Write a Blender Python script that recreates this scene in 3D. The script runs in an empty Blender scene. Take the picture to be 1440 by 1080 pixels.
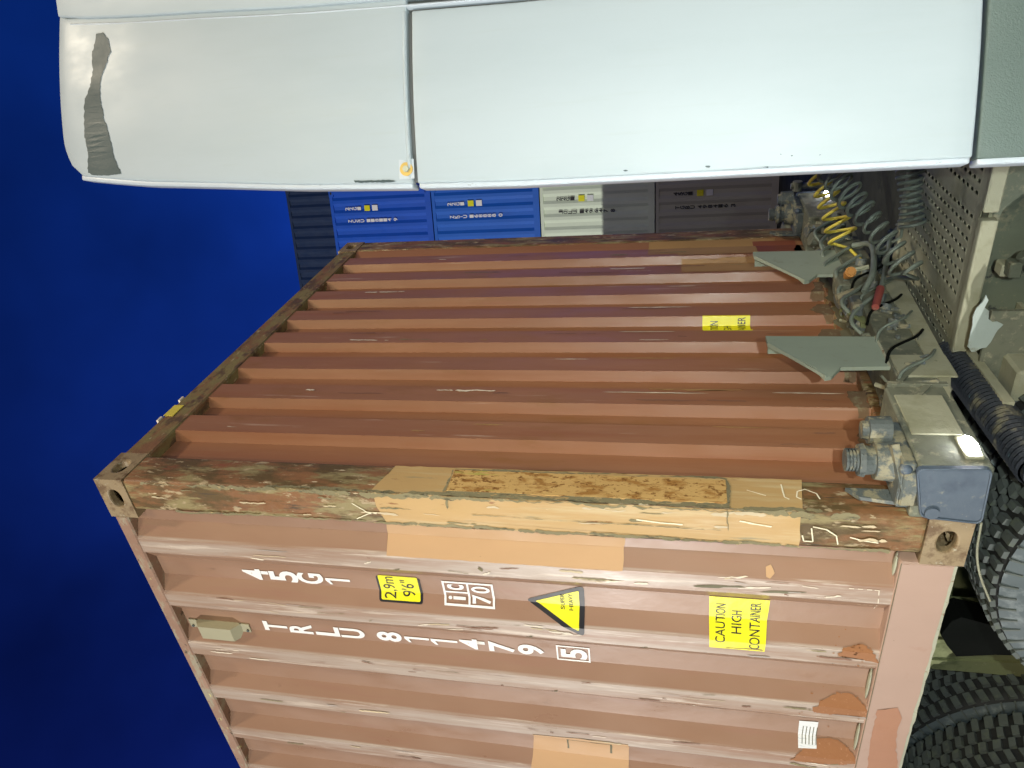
import bpy, bmesh, math, random
from mathutils import Vector, Matrix
random.seed(7)
R = math.radians
scene = bpy.context.scene
COL = scene.collection

# ------------------------------------------------------------------ camera
# world: x runs forward along the trailer, y across it (away from the viewer), z up
CAM = Vector((1.4837, -1.7454, 0.8190))
YAW, PITCH, ROLL, FPX = 0.544986, 0.222045, 0.010754, 1024.675
_F = Vector((-math.sin(YAW) * math.cos(PITCH), math.cos(YAW) * math.cos(PITCH), math.sin(PITCH)))
_R = Vector((math.cos(YAW), math.sin(YAW), 0))
_U = _R.cross(_F)
RT = _R * math.cos(ROLL) + _U * math.sin(ROLL)
UP = _U * math.cos(ROLL) - _R * math.sin(ROLL)
cd = bpy.data.cameras.new('camera')
cam = bpy.data.objects.new('camera', cd)
COL.objects.link(cam)
cx, cy, cz = -UP, RT, -_F            # the photograph was taken with the phone on its side
cam.matrix_world = Matrix(((cx.x, cy.x, cz.x, CAM.x), (cx.y, cy.y, cz.y, CAM.y), (cx.z, cy.z, cz.z, CAM.z), (0, 0, 0, 1)))
cd.sensor_width = 36
cd.lens = FPX / 1440 * 36
cd.clip_start = 0.05
cd.clip_end = 3000
scene.camera = cam
scene.view_settings.view_transform = 'Standard'
scene.view_settings.look = 'None'
scene.view_settings.exposure = 0
scene.view_settings.gamma = 1

# ------------------------------------------------------------------ sky: late dusk
world = bpy.data.worlds.new('World')
scene.world = world
world.use_nodes = True
wn, wl = world.node_tree.nodes, world.node_tree.links
wn.clear()
wo = wn.new('ShaderNodeOutputWorld')
bg = wn.new('ShaderNodeBackground')
sky = wn.new('ShaderNodeTexSky')
sky.sky_type = 'NISHITA'
sky.sun_disc = False
sky.sun_elevation = R(3)
sky.sun_rotation = R(-20)
bw = wn.new('ShaderNodeRGBToBW')
tint = wn.new('ShaderNodeMix'); tint.data_type = 'RGBA'; tint.blend_type = 'MULTIPLY'
tint.inputs[0].default_value = 1
tint.inputs[7].default_value = (0.022, 0.115, 1.0, 1)
nz = wn.new('ShaderNodeTexNoise'); nz.inputs['Scale'].default_value = 3.2; nz.inputs['Detail'].default_value = 4
rmp = wn.new('ShaderNodeMapRange')
rmp.inputs[1].default_value = 0.3; rmp.inputs[2].default_value = 0.7
rmp.inputs[3].default_value = 0.6; rmp.inputs[4].default_value = 1.4
tc = wn.new('ShaderNodeTexCoord')
mul = wn.new('ShaderNodeMath'); mul.operation = 'MULTIPLY'
wl.new(tc.outputs['Generated'], nz.inputs['Vector'])
dot = wn.new('ShaderNodeVectorMath'); dot.operation = 'DOT_PRODUCT'; dot.inputs[1].default_value = (.85, .52, 0)
wl.new(tc.outputs['Generated'], dot.inputs[0])
azr = wn.new('ShaderNodeMapRange'); azr.inputs[1].default_value = -.7; azr.inputs[2].default_value = .5
azr.inputs[3].default_value = 0; azr.inputs[4].default_value = 1
wl.new(dot.outputs['Value'], azr.inputs[0])
hue = wn.new('ShaderNodeMix'); hue.data_type = 'RGBA'
hue.inputs[6].default_value = (.026, .050, .62, 1); hue.inputs[7].default_value = (.016, .155, 1.25, 1)
wl.new(azr.outputs[0], hue.inputs[0]); wl.new(hue.outputs[2], tint.inputs[7])
wl.new(nz.outputs[0], rmp.inputs[0])
wl.new(sky.outputs[0], bw.inputs[0])
wl.new(bw.outputs[0], mul.inputs[0]); wl.new(rmp.outputs[0], mul.inputs[1])
wl.new(mul.outputs[0], tint.inputs[6])
wl.new(tint.outputs[2], bg.inputs[0])
bg.inputs[1].default_value = 0.115
wl.new(bg.outputs[0], wo.inputs[0])

# ------------------------------------------------------------------ lamps
def spot(name, loc, target, power, col, size, angle=60, blend=.5):
    d = bpy.data.lights.new(name, 'SPOT')
    d.energy = power; d.color = col; d.shadow_soft_size = size
    d.spot_size = R(angle); d.spot_blend = blend
    o = bpy.data.objects.new(name, d); COL.objects.link(o)
    o.location = loc
    o.rotation_euler = (Vector(target) - Vector(loc)).to_track_quat('-Z', 'Y').to_euler()
    return o
# floodlight of the yard, its beam skimming over the roof of the container
spot('yard_floodlight', (-27, -37, 4.18), (-3, 4, 3), 70000, (1, .97, .93), .12, 50)
# added dim warm fill for the shaded far stack and the end wall
spot('yard_fill_light', (10, -13, 11), (-1, 6, 1), 3900, (1, .80, .42), 3.5, 80)
# added fill from high ahead, brightens the outer faces of the end wall
spot('end_wall_fill_light', (16, -8, 30), (0, 1, 1), 24000, (1, .86, .66), 1.2, 22, 1)
# added warm fill behind the camera, lifts the end wall and the cab
spot('camera_side_fill_light', (3.5, -5.4, 1.5), (0, 1, 1.6), 400, (1, .93, .80), .15, 80, .8)
# flash of the phone
spot('phone_flash', tuple(CAM + RT * .05 - UP * .30 - _F * .02), tuple(CAM + _F * 3 - UP * .9), 150, (.90, 1, .96), .02, 150, 1)

# ------------------------------------------------------------------ helpers
def ray(px, py):                      # direction through a point of the photograph (1440 x 1080)
    return _F + RT * ((540 - py) / FPX) + UP * ((720 - px) / FPX)
def on(px, py, axis, val):            # where that line meets the plane axis = val
    d = ray(px, py)
    return CAM + d * ((val - CAM[axis]) / d[axis])

def link(name, bm, mat, parent=None, smooth=False):
    me = bpy.data.meshes.new(name)
    bm.normal_update()
    bm.to_mesh(me); bm.free()
    if smooth:
        me.polygons.foreach_set('use_smooth', [True] * len(me.polygons))
    if mat: me.materials.append(mat)
    o = bpy.data.objects.new(name, me); COL.objects.link(o)
    if parent: o.parent = parent
    return o
def smooth_angle(o, deg=35):
    me = o.data
    me.polygons.foreach_set('use_smooth', [True] * len(me.polygons))
    b = bmesh.new(); b.from_mesh(me)
    for e in b.edges:
        if len(e.link_faces) == 2 and e.calc_face_angle(0) > R(deg): e.smooth = False
    b.to_mesh(me); b.free()
    return o
def tag(o, label=None, cat=None, group=None, kind=None):
    if label: o['label'] = label
    if cat: o['category'] = cat
    if group: o['group'] = group
    if kind: o['kind'] = kind
    return o
def empty(name, label, cat, loc=(0, 0, 0), rz=0, group=None):
    o = bpy.data.objects.new(name, None); COL.objects.link(o)
    o.empty_display_size = .2
    o.location = loc; o.rotation_euler = (0, 0, rz)
    return tag(o, label, cat, group)
def copy_tree(o, parent=None):
    c = o.copy(); COL.objects.link(c); c.parent = parent
    for ch in list(o.children): copy_tree(ch, c)
    return c

def box(bm, x0, x1, y0, y1, z0, z1, bev=0, seg=1):
    m = Matrix.Translation(((x0 + x1) / 2, (y0 + y1) / 2, (z0 + z1) / 2)) @ Matrix.Diagonal((abs(x1 - x0), abs(y1 - y0), abs(z1 - z0), 1))
    g = bmesh.ops.create_cube(bm, size=1, matrix=m)
    if bev:
        es = list({e for v in g['verts'] for e in v.link_edges})
        bmesh.ops.bevel(bm, geom=es, offset=bev, segments=seg, affect='EDGES', profile=.5)
    return g
def bx(*a, **k):
    bm = bmesh.new(); box(bm, *a, **k); return bm
def cyl(bm, p0, p1, r0, r1=None, n=20, cap=True):
    p0, p1 = Vector(p0), Vector(p1)
    d = p1 - p0
    q = d.to_track_quat('Z', 'Y').to_matrix().to_4x4()
    bmesh.ops.create_cone(bm, cap_ends=cap, segments=n, radius1=r0, radius2=r0 if r1 is None else r1, depth=d.length,
                          matrix=Matrix.Translation((p0 + p1) / 2) @ q)
def bar(bm, p0, p1, w, h, up=(0, 0, 1)):
    p0, p1 = Vector(p0), Vector(p1)
    d = (p1 - p0); L = d.length; d.normalize()
    s = d.cross(Vector(up)).normalized(); u = s.cross(d)
    m = Matrix(((d.x * L, s.x * w, u.x * h, 0), (d.y * L, s.y * w, u.y * h, 0), (d.z * L, s.z * w, u.z * h, 0), (0, 0, 0, 1)))
    bmesh.ops.create_cube(bm, size=1, matrix=Matrix.Translation((p0 + p1) / 2) @ m)
def prism(pts, off):                  # closed solid: polygon of 3D points pushed along off
    bm = bmesh.new()
    a = [bm.verts.new(p) for p in pts]
    b = [bm.verts.new(Vector(p) + Vector(off)) for p in pts]
    bm.faces.new(a); bm.faces.new(b[::-1])
    n = len(pts)
    for i in range(n): bm.faces.new((a[i], b[i], b[(i + 1) % n], a[(i + 1) % n]))
    bmesh.ops.recalc_face_normals(bm, faces=bm.faces)
    return bm
def tube(pts, r, n=8, name='tube', mat=None, parent=None):
    cu = bpy.data.curves.new(name, 'CURVE'); cu.dimensions = '3D'
    cu.bevel_depth = r; cu.bevel_resolution = max(1, n // 4); cu.use_fill_caps = True
    sp = cu.splines.new('POLY'); sp.points.add(len(pts) - 1)
    for i, p in enumerate(pts): sp.points[i].co = (*p, 1)
    t = bpy.data.objects.new('t', cu); COL.objects.link(t)
    dg = bpy.context.evaluated_depsgraph_get()
    me = bpy.data.meshes.new_from_object(t.evaluated_get(dg))
    me.name = name
    bpy.data.objects.remove(t); bpy.data.curves.remove(cu)
    me.polygons.foreach_set('use_smooth', [True] * len(me.polygons))
    me.materials.clear(); me.materials.append(mat)
    o = bpy.data.objects.new(name, me); COL.objects.link(o)
    if parent: o.parent = parent
    return o
def spline(ctrl, n=12):               # Catmull-Rom through points
    c = [Vector(p) for p in ctrl]; c = [c[0] * 2 - c[1]] + c + [c[-1] * 2 - c[-2]]
    out = []
    for i in range(1, len(c) - 2):
        for k in range(n):
            t = k / n
            out.append(.5 * ((2 * c[i]) + (c[i + 1] - c[i - 1]) * t + (2 * c[i - 1] - 5 * c[i] + 4 * c[i + 1] - c[i + 2]) * t * t + (3 * c[i] - c[i - 1] - 3 * c[i + 1] + c[i + 2]) * t ** 3))
    out.append(c[-2])
    return out

# ------------------------------------------------------------------ materials
def mat(name, base, rough=.6, metal=0, vary=.12, layers=(), bump=.15, bscale=60, spec=.5, emit=None):
    """layers: (colour, lo, hi, noise scale xyz, detail[, axis mask]) laid over the base one after another"""
    m = bpy.data.materials.new(name); m.use_nodes = True
    n, l = m.node_tree.nodes, m.node_tree.links
    p = n['Principled BSDF']
    p.inputs['Roughness'].default_value = rough
    p.inputs['Metallic'].default_value = metal
    p.inputs['Specular IOR Level'].default_value = spec
    tc = n.new('ShaderNodeTexCoord')
    def noise(scale, detail=6, off=0, rough_=.6):
        mp = n.new('ShaderNodeMapping'); mp.inputs['Scale'].default_value = scale
        mp.inputs['Location'].default_value = (off, off * .7, off * 1.3)
        l.new(tc.outputs['Object'], mp.inputs[0])
        t = n.new('ShaderNodeTexNoise'); t.inputs['Scale'].default_value = 1
        t.inputs['Detail'].default_value = detail; t.inputs['Roughness'].default_value = rough_
        l.new(mp.outputs[0], t.inputs['Vector'])
        return t.outputs[0]
    def ramp(src, lo, hi, a=0, b=1):
        r = n.new('ShaderNodeMapRange'); r.inputs[1].default_value = lo; r.inputs[2].default_value = hi
        r.inputs[3].default_value = a; r.inputs[4].default_value = b
        l.new(src, r.inputs[0]); return r.outputs[0]
    def mixc(fac, a, b, mode='MIX'):
        x = n.new('ShaderNodeMix'); x.data_type = 'RGBA'; x.blend_type = mode
        if isinstance(fac, float): x.inputs[0].default_value = fac
        else: l.new(fac, x.inputs[0])
        for i, v in ((6, a), (7, b)):
            if isinstance(v, tuple): x.inputs[i].default_value = (*v, 1) if len(v) == 3 else v
            else: l.new(v, x.inputs[i])
        return x.outputs[2]
    col = mixc(ramp(noise((3, 3, 1.2), 8, 3), .3, .7), tuple(c * (1 - vary) for c in base), tuple(min(1, c * (1 + vary)) for c in base))
    rg = None
    for i, L in enumerate(layers):
        c, lo, hi, sc = L[:4]
        det = L[4] if len(L) > 4 else 8
        f = ramp(noise(sc, det, 5 + 7.3 * i, .65), lo, hi)
        if len(L) > 5 and L[5]:
            ax, a0, a1 = L[5]
            sx = n.new('ShaderNodeSeparateXYZ'); l.new(tc.outputs['Object'], sx.inputs[0])
            g = ramp(sx.outputs[ax], a0, a1)
            mm = n.new('ShaderNodeMath'); mm.operation = 'MULTIPLY'
            l.new(f, mm.inputs[0]); l.new(g, mm.inputs[1]); f = mm.outputs[0]
        col = mixc(f, col, c)
        rg = f
    l.new(col, p.inputs['Base Color'])
    rr = ramp(noise((9, 9, 4), 6, 21), .3, .7, max(.03, rough - .1), min(1, rough + .12))
    l.new(rr, p.inputs['Roughness'])
    if bump:
        bp = n.new('ShaderNodeBump'); bp.inputs['Strength'].default_value = bump; bp.inputs['Distance'].default_value = .004
        l.new(noise((bscale, bscale, bscale), 8, 11), bp.inputs['Height'])
        l.new(bp.outputs[0], p.inputs['Normal'])
    if emit:
        p.inputs['Emission Color'].default_value = (*emit[0], 1); p.inputs['Emission Strength'].default_value = emit[1]
    return m

BROWN = (.30, .125, .068)
M = {}
# side wall: iron oxide paint, chalked, scraped pale along the outermost faces of the pressings
M['side'] = mat('oxide_paint_side', (.30, .178, .112), .36, vary=.06, bump=.25, bscale=14, layers=[
    ((.30, .165, .11), .56, .72, (14, 14, 1.3)),
    ((.41, .33, .265), .34, .58, (20, 20, 1.1), 9, ('Y', .013, .010)),
    ((.58, .49, .40), .54, .64, (45, 45, 2.2), 9, ('Y', .013, .010)),
    ((.2, .15, .11), .66, .72, (50, 50, 2.5), 10, ('Y', .013, .010)),
    ((.17, .10, .06), .66, .74, (7, 7, 3)),
])
M['end'] = mat('oxide_paint_end', (.29, .135, .068), .38, vary=.12, bump=.2, bscale=16, layers=[
    ((.27, .11, .05), .48, .70, (16, 16, 1.0)),
    ((.24, .11, .035), .56, .72, (6, 6, 2)),
    ((.42, .27, .19), .62, .68, (26, 26, 1.5), 10, ('X', -.02, -.008)),
    ((.10, .055, .03), .68, .74, (40, 40, 2.5), 10, ('X', -.02, -.008)),
])
M['rail'] = mat('oxide_paint_rail', (.40, .27, .205), .5, vary=.06, bump=.15, bscale=20, layers=[
    ((.36, .21, .15), .6, .75, (9, 9, 9)),
    ((.16, .10, .06), .70, .73, (60, 60, 60)),
])
M['dirt'] = mat('brown_dirt', (.15, .095, .05), .85, vary=.3, bump=.5, layers=[((.22, .19, .11), .52, .64, (30, 30, 30))])
M['post'] = mat('worn_corner_post', (.23, .11, .045), .55, vary=.2, bump=.8, bscale=30, layers=[
    ((.11, .07, .025), .44, .56, (14, 14, 5)),
    ((.27, .22, .10), .50, .60, (22, 22, 5)),
    ((.40, .31, .18), .58, .63, (34, 34, 12), 12),
    ((.24, .08, .035), .63, .7, (16, 16, 4)),
    ((.62, .52, .34), .64, .67, (60, 60, 9), 12),
    ((.07, .05, .03), .60, .66, (50, 50, 6), 12),
])
M['postpale'] = mat('bare_primer_showing', (.55, .45, .28), .6, vary=.25, bump=.3)
M['cast'] = mat('worn_corner_casting', (.27, .20, .11), .6, vary=.25, bump=.6, bscale=35, layers=[
    ((.14, .085, .04), .5, .62, (18, 18, 18)),
    ((.36, .33, .24), .6, .68, (30, 30, 30)),
    ((.5, .5, .42), .68, .72, (60, 60, 60)),
])
M['toprail'] = mat('worn_top_rail', (.30, .18, .12), .55, vary=.2, bump=.4, bscale=30, layers=[
    ((.33, .29, .2), .5, .6, (12, 12, 30)),
    ((.55, .5, .22), .66, .69, (14, 14, 30)),
    ((.1, .07, .04), .62, .68, (30, 30, 30)),
])
M['headrail'] = mat('rusty_header', (.20, .10, .045), .6, vary=.3, bump=.9, bscale=30, layers=[
    ((.20, .16, .06), .42, .56, (12, 5, 12)),
    ((.10, .06, .03), .52, .6, (18, 9, 18)),
    ((.36, .28, .16), .62, .66, (40, 14, 40), 12),
    ((.22, .1, .04), .6, .7, (20, 20, 20)),
])
M['tan'] = mat('primer_patch', (.52, .32, .16), .6, vary=.06, bump=.2, bscale=20, layers=[
    ((.5, .28, .11), .6, .75, (12, 12, 3)),
    ((.2, .16, .07), .71, .74, (60, 60, 14), 10),
])
M['tanpost'] = mat('primer_patch_post', (.48, .31, .125), .6, vary=.1, bump=.35, bscale=26, layers=[
    ((.52, .39, .20), .5, .66, (30, 30, 2.2)),
    ((.28, .24, .13), .62, .70, (30, 30, 3), 10),
    ((.24, .10, .03), .64, .7, (24, 24, 6), 10),
    ((.66, .55, .40), .68, .71, (55, 55, 4), 10),
])
M['tanrust'] = mat('primer_with_rust', (.56, .35, .12), .65, vary=.12, bump=.5, bscale=40, layers=[
    ((.33, .16, .035), .50, .60, (30, 30, 12), 14),
    ((.20, .085, .015), .55, .60, (80, 80, 45), 14),
    ((.42, .36, .08), .66, .7, (24, 24, 4), 10),
])
M['tandull'] = mat('dull_primer_patch', (.36, .21, .085), .6, vary=.15, bump=.2, layers=[((.2, .11, .05), .58, .7, (12, 12, 3)), ((.22, .2, .09), .66, .7, (25, 25, 4))])
M['repaint'] = mat('fresh_brown_paint', (.22, .07, .04), .45, vary=.08, bump=.1)
M['orange'] = mat('bright_rust_bloom', (.30, .125, .042), .65, vary=.15, bump=.3, layers=[((.5, .26, .14), .6, .7, (70, 70, 70), 10)])
M['crack'] = mat('dark_grime_line', (.15, .14, .085), .8, vary=.3, bump=.4)
M['scrape'] = mat('pale_bare_scrape', (.72, .64, .5), .5, vary=.2, bump=.2)
M['chalk'] = mat('chalk_mark', (.82, .76, .55), .8, vary=.1, bump=0)
M['weld'] = mat('weld_seam_sealant', (.36, .37, .27), .6, vary=.2, bump=.5, bscale=50, layers=[((.2, .12, .06), .6, .68, (40, 40, 40))])
M['white'] = mat('white_lettering', (.82, .82, .79), .5, vary=.04, bump=0, layers=[((.55, .42, .36), .66, .72, (70, 70, 40), 10)])
M['yellow'] = mat('yellow_sticker', (.80, .76, .015), .35, vary=.05, bump=.3, bscale=18, layers=[((.45, .42, .08), .68, .74, (50, 50, 30), 10)])
M['black'] = mat('black_print', (.015, .015, .015), .4, vary=.1, bump=0)
M['vent'] = mat('ventilator_plastic', (.36, .34, .22), .5, vary=.1, bump=.15)
M['cab'] = mat('white_cab_paint', (.345, .40, .425), .45, vary=.015, bump=.03, bscale=40, spec=.35, layers=[
    ((.315, .37, .39), .42, .75, (5, 5, 1.1)),
    ((.33, .38, .39), .56, .8, (70, 70, 2.5)),
    ((.30, .33, .34), .76, .79, (60, 60, 60)),
])
M['cabedge'] = mat('cab_edge_trim', (.40, .45, .49), .4, vary=.1, bump=.1, layers=[((.2, .22, .22), .66, .7, (30, 30, 14))])
M['rubber'] = mat('gap_rubber', (.08, .085, .08), .6, vary=.2)
M['scuff'] = mat('bare_grey_plastic_scuff', (.035, .058, .06), .55, vary=.12, bump=.2)
M['brass'] = mat('tarnished_bolt', (.45, .33, .10), .4, .6, vary=.2, bump=.2)
M['grime'] = mat('dusty_chassis', (.14, .148, .105), .8, vary=.25, bump=.7, bscale=30, layers=[
    ((.10, .11, .08), .46, .62, (14, 14, 14)),
    ((.33, .31, .21), .55, .68, (22, 22, 22)),
    ((.04, .045, .035), .66, .72, (30, 30, 30)),
])
M['grimelight'] = mat('dust_covered_deck', (.30, .30, .21), .85, vary=.15, bump=.5, bscale=50, layers=[
    ((.25, .25, .16), .5, .65, (8, 8, 8)), ((.12, .13, .07), .66, .72, (25, 25, 25))])
M['mast'] = mat('grey_stop_paint', (.29, .34, .27), .6, vary=.08, bump=.2, layers=[((.26, .29, .22), .6, .7, (20, 20, 20))])
M['bluegrey'] = mat('blue_grey_box_paint', (.07, .095, .125), .5, vary=.1, bump=.4, bscale=25, layers=[
    ((.20, .21, .18), .60, .70, (24, 24, 24)), ((.05, .07, .10), .5, .68, (9, 9, 9))])
M['lock'] = mat('greasy_cast_steel', (.085, .10, .095), .6, 0, vary=.35, bump=1, bscale=40, layers=[
    ((.26, .24, .155), .50, .58, (20, 20, 20), 12), ((.03, .04, .04), .6, .68, (30, 30, 30)), ((.25, .3, .36), .64, .7, (18, 18, 18))])
M['tyre'] = mat('black_tyre_rubber', (.012, .013, .012), .75, vary=.2, bump=.6, bscale=60, layers=[((.03, .04, .03), .6, .75, (20, 20, 20))])
M['lugs'] = mat('tyre_tread_rubber', (.085, .10, .09), .7, vary=.3, bump=.5, bscale=60, layers=[((.10, .12, .085), .52, .66, (30, 30, 30)), ((.02, .02, .02), .6, .7, (14, 14, 14))])  # paler than the tyre body, painting the blocks lit and the gaps shaded
M['wall'] = mat('dusty_tyre_sidewall', (.085, .108, .112), .7, vary=.15, bump=.4, bscale=40, layers=[((.18, .21, .21), .55, .68, (14, 14, 14)), ((.04, .05, .05), .66, .72, (30, 30, 30))])
M['rim'] = mat('grey_rim', (.2, .21, .2), .5, .3, vary=.2)
M['blackplastic'] = mat('black_plastic', (.004, .005, .004), .95, vary=.2, bump=.2, spec=.08)
M['rib'] = mat('dirty_ribbed_rubber', (.022, .026, .032), .5, vary=.3, bump=.4, layers=[((.14, .13, .085), .54, .64, (14, 14, 14)), ((.09, .17, .2), .64, .7, (30, 30, 30))])
M['yhose'] = mat('yellow_hose', (.66, .55, .08), .45, vary=.15, bump=.1)
M['ghose'] = mat('grey_hose', (.16, .19, .155), .5, vary=.25, bump=.15)
M['orangeplug'] = mat('orange_plug', (.48, .22, .05), .5, vary=.1)
M['redplug'] = mat('red_plug', (.28, .06, .045), .7, vary=.15, bump=.3, layers=[((.2, .15, .1), .6, .7, (40, 40, 40))])
M['whiteflake'] = mat('peeling_white_film', (.34, .40, .37), .6, vary=.1, bump=.4, layers=[((.25, .26, .2), .56, .64, (14, 14, 14))])
M['olivefit'] = mat('olive_grease', (.14, .16, .07), .7, vary=.3, bump=.5)
M['darkgrime'] = mat('dark_oily_dust', (.095, .11, .075), .8, vary=.3, bump=.7, layers=[((.2, .19, .12), .55, .65, (16, 16, 16)), ((.03, .035, .03), .6, .68, (24, 24, 24))])
M['tank'] = mat('pale_air_tank', (.36, .38, .27), .6, vary=.15, bump=.3, layers=[((.2, .21, .14), .55, .66, (10, 10, 10))])
M['led'] = mat('led_lens', (.9, .9, .9), .3, vary=0, bump=0, emit=((.93, .92, 1), 90))
M['clear'] = mat('label_paper', (.75, .78, .76), .5, vary=.05, bump=0, layers=[((.55, .6, .62), .55, .6, (400, 400, 30), 3)])
def gritty(name, c, dark, light, s):
    return mat(name, c, .95, vary=.2, bump=1, bscale=12, spec=.2, layers=[(dark, .5, .62, (s, s, s)), (light, .62, .7, (s * 5, s * 5, s * 5))])
M['ground'] = gritty('yard_gravel', (.07, .075, .05), (.04, .045, .03), (.12, .12, .09), 2)
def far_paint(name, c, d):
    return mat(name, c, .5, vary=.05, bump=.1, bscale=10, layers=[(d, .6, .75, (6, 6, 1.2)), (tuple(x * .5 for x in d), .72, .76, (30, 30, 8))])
M['farblue'] = far_paint('blue_container_paint', (.004, .085, .52), (.004, .07, .42))
M['farblue2'] = far_paint('blue_container_paint_faded', (.006, .115, .54), (.006, .09, .44))
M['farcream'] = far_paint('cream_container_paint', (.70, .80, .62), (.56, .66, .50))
M['farcream_shade'] = far_paint('shaded_cream_container_paint', (.44, .44, .36), (.38, .37, .30))  # the cream again, darkened in the colour to imitate shade low in the stack
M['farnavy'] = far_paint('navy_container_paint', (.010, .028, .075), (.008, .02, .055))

# ------------------------------------------------------------------ setting
GZ = -1.27
g = bmesh.new()
bmesh.ops.create_grid(g, x_segments=1, y_segments=1, size=1500, matrix=Matrix.Translation((0, 0, GZ)))
tag(link('ground', g, M['ground']), 'dark dirty gravel yard under the truck', kind='structure')

# ------------------------------------------------------------------ the container on the trailer
L, W, H = 12.192, 2.438, 2.896
box40 = empty('shipping_container', 'brown corrugated forty foot container on the trailer, with yellow stickers and white lettering', 'container')

SP = [(-.14, .046), (-.222, .046), (-.29, .006)]       # pressings of the side sheet (x, depth y)
x = -.29
while x > -L + .55:
    SP += [(x - .07, .006), (x - .13, .046), (x - .225, .046), (x - .295, .006)]; x -= .295
SP += [(-L + .15, .046)]
SP = [p for i, p in enumerate(SP) if i == 0 or p[0] < SP[i - 1][0] - 1e-4]
EP = []                                                # pressings of the end sheet (y, depth x)
EP.append((.148, -.05))
for k in range(9):
    y1 = .331 + .248 * k - .0
    EP += [(y1 - .018, -.050), (y1, -.008)]
    if y1 + .128 < 2.29: EP += [(y1 + .11, -.008), (y1 + .128, -.050)]
EP = [p for p in EP if p[0] < 2.29] + [(2.29, -.008)]
def interp(P, t):
    for (a, b), (c, d) in zip(P[:-1], P[1:]):
        if min(a, c) <= t <= max(a, c): return b + (d - b) * ((t - a) / (c - a) if c != a else 0)
    return P[0][1] if abs(t - P[0][0]) < abs(t - P[-1][0]) else P[-1][1]
def sheet(P, kind, z0, z1, th, nz_=24, dents=None):
    bm = bmesh.new(); rows = []
    for i in range(nz_ + 1):
        z = z0 + (z1 - z0) * i / nz_
        fr = []; bk = []
        for t, d in P:
            dd = d + (dents(t, z) if dents else 0)
            if kind == 'side': fr.append(bm.verts.new((t, dd, z))); bk.append(bm.verts.new((t, dd + th, z)))
            else: fr.append(bm.verts.new((dd, t, z))); bk.append(bm.verts.new((dd - th, t, z)))
        rows.append((fr, bk))
    for i in range(nz_):
        for s in (0, 1):
            a, b = rows[i][s], rows[i + 1][s]
            for j in range(len(P) - 1): bm.faces.new((a[j], a[j + 1], b[j + 1], b[j]))
    for i in (0, nz_):
        a, b = rows[i]
        for j in range(len(P) - 1): bm.faces.new((a[j], a[j + 1], b[j + 1], b[j]))
    bmesh.ops.recalc_face_normals(bm, faces=bm.faces)
    return bm
def sdent(x_, z):
    if x_ > -.15 or x_ < -3: return 0
    a = .0015 * math.sin(x_ * 7.3 + z * 2.1) * math.sin(z * 3.7 + x_ * 2)
    for cx_, cz_, r, am in ((-.33, .55, .3, .004), (-.93, .5, .3, .003), (-.62, 1.6, .3, .003)):
        q = ((x_ - cx_) ** 2 * 6 + (z - cz_) ** 2) / r ** 2
        a += am * math.exp(-q)
    return max(0, a)
side = link('side_panel', sheet(SP, 'side', .168, 2.84, .0025, 40), M['side'], box40)
def bump_mesh(o, f):
    for v in o.data.vertices:
        v.co.y += f(v.co.x, v.co.z)
bump_mesh(side, sdent)
link('end_panel', sheet(EP, 'end', .155, 2.78, .0025, 4), M['end'], box40)
b = bmesh.new()
box(b, -L + .02, -L + .03, .15, W - .15, .15, 2.8)
for y in (.6, 1.0, 1.45, 1.85): cyl(b, (-L, y, .2), (-L, y, 2.75), .017, n=10)
link('door_end', b, M['end'], box40)
link('side_panel', bx(-L + .15, -.14, W - .03, W - .01, .16, 2.84), M['side'], box40)
link('roof', bx(-L + .06, -.06, .06, W - .06, 2.86, 2.875), M['side'], box40)
link('floor', bx(-L + .06, -.05, .06, W - .06, .10, .16), M['grime'], box40)
# rails
link('bottom_side_rail', bx(-L + .178, -.178, .0005, .055, .014, .168, bev=.006), M['rail'], box40)
link('bottom_side_rail', bx(-L + .178, -.178, W - .055, W - .0005, .014, .168, bev=.006), M['rail'], box40)
link('top_side_rail', bx(-L + .178, -.178, .003, .06, 2.832, 2.888, bev=.006), M['toprail'], box40)
link('top_side_rail', bx(-L + .178, -.178, W - .06, W - .003, 2.832, 2.888, bev=.006), M['toprail'], box40)
link('header_rail', bx(-.06, -.003, .162, W - .162, 2.775, 2.886, bev=.006), M['headrail'], box40)
link('bottom_end_rail', bx(-.10, -.004, .162, W - .162, .01, .155, bev=.006), M['post'], box40)
for k in range(1, 40):
    pass
# corner posts (bent plate: two faces and a rounded arris)
def post(x0, x1, y0, y1):
    return bx(x0, x1, y0, y1, .118, 2.78, bev=.012, seg=3)
smooth_angle(link('corner_post', post(-.14, -.0015, .0015, .15), M['post'], box40), 50)
link('corner_post', post(-.14, -.0015, W - .15, W - .0015), M['post'], box40)
link('corner_post', post(-L, -L + .15, .0015, .15), M['post'], box40)
link('corner_post', post(-L, -L + .15, W - .15, W - .0015), M['post'], box40)
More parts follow.
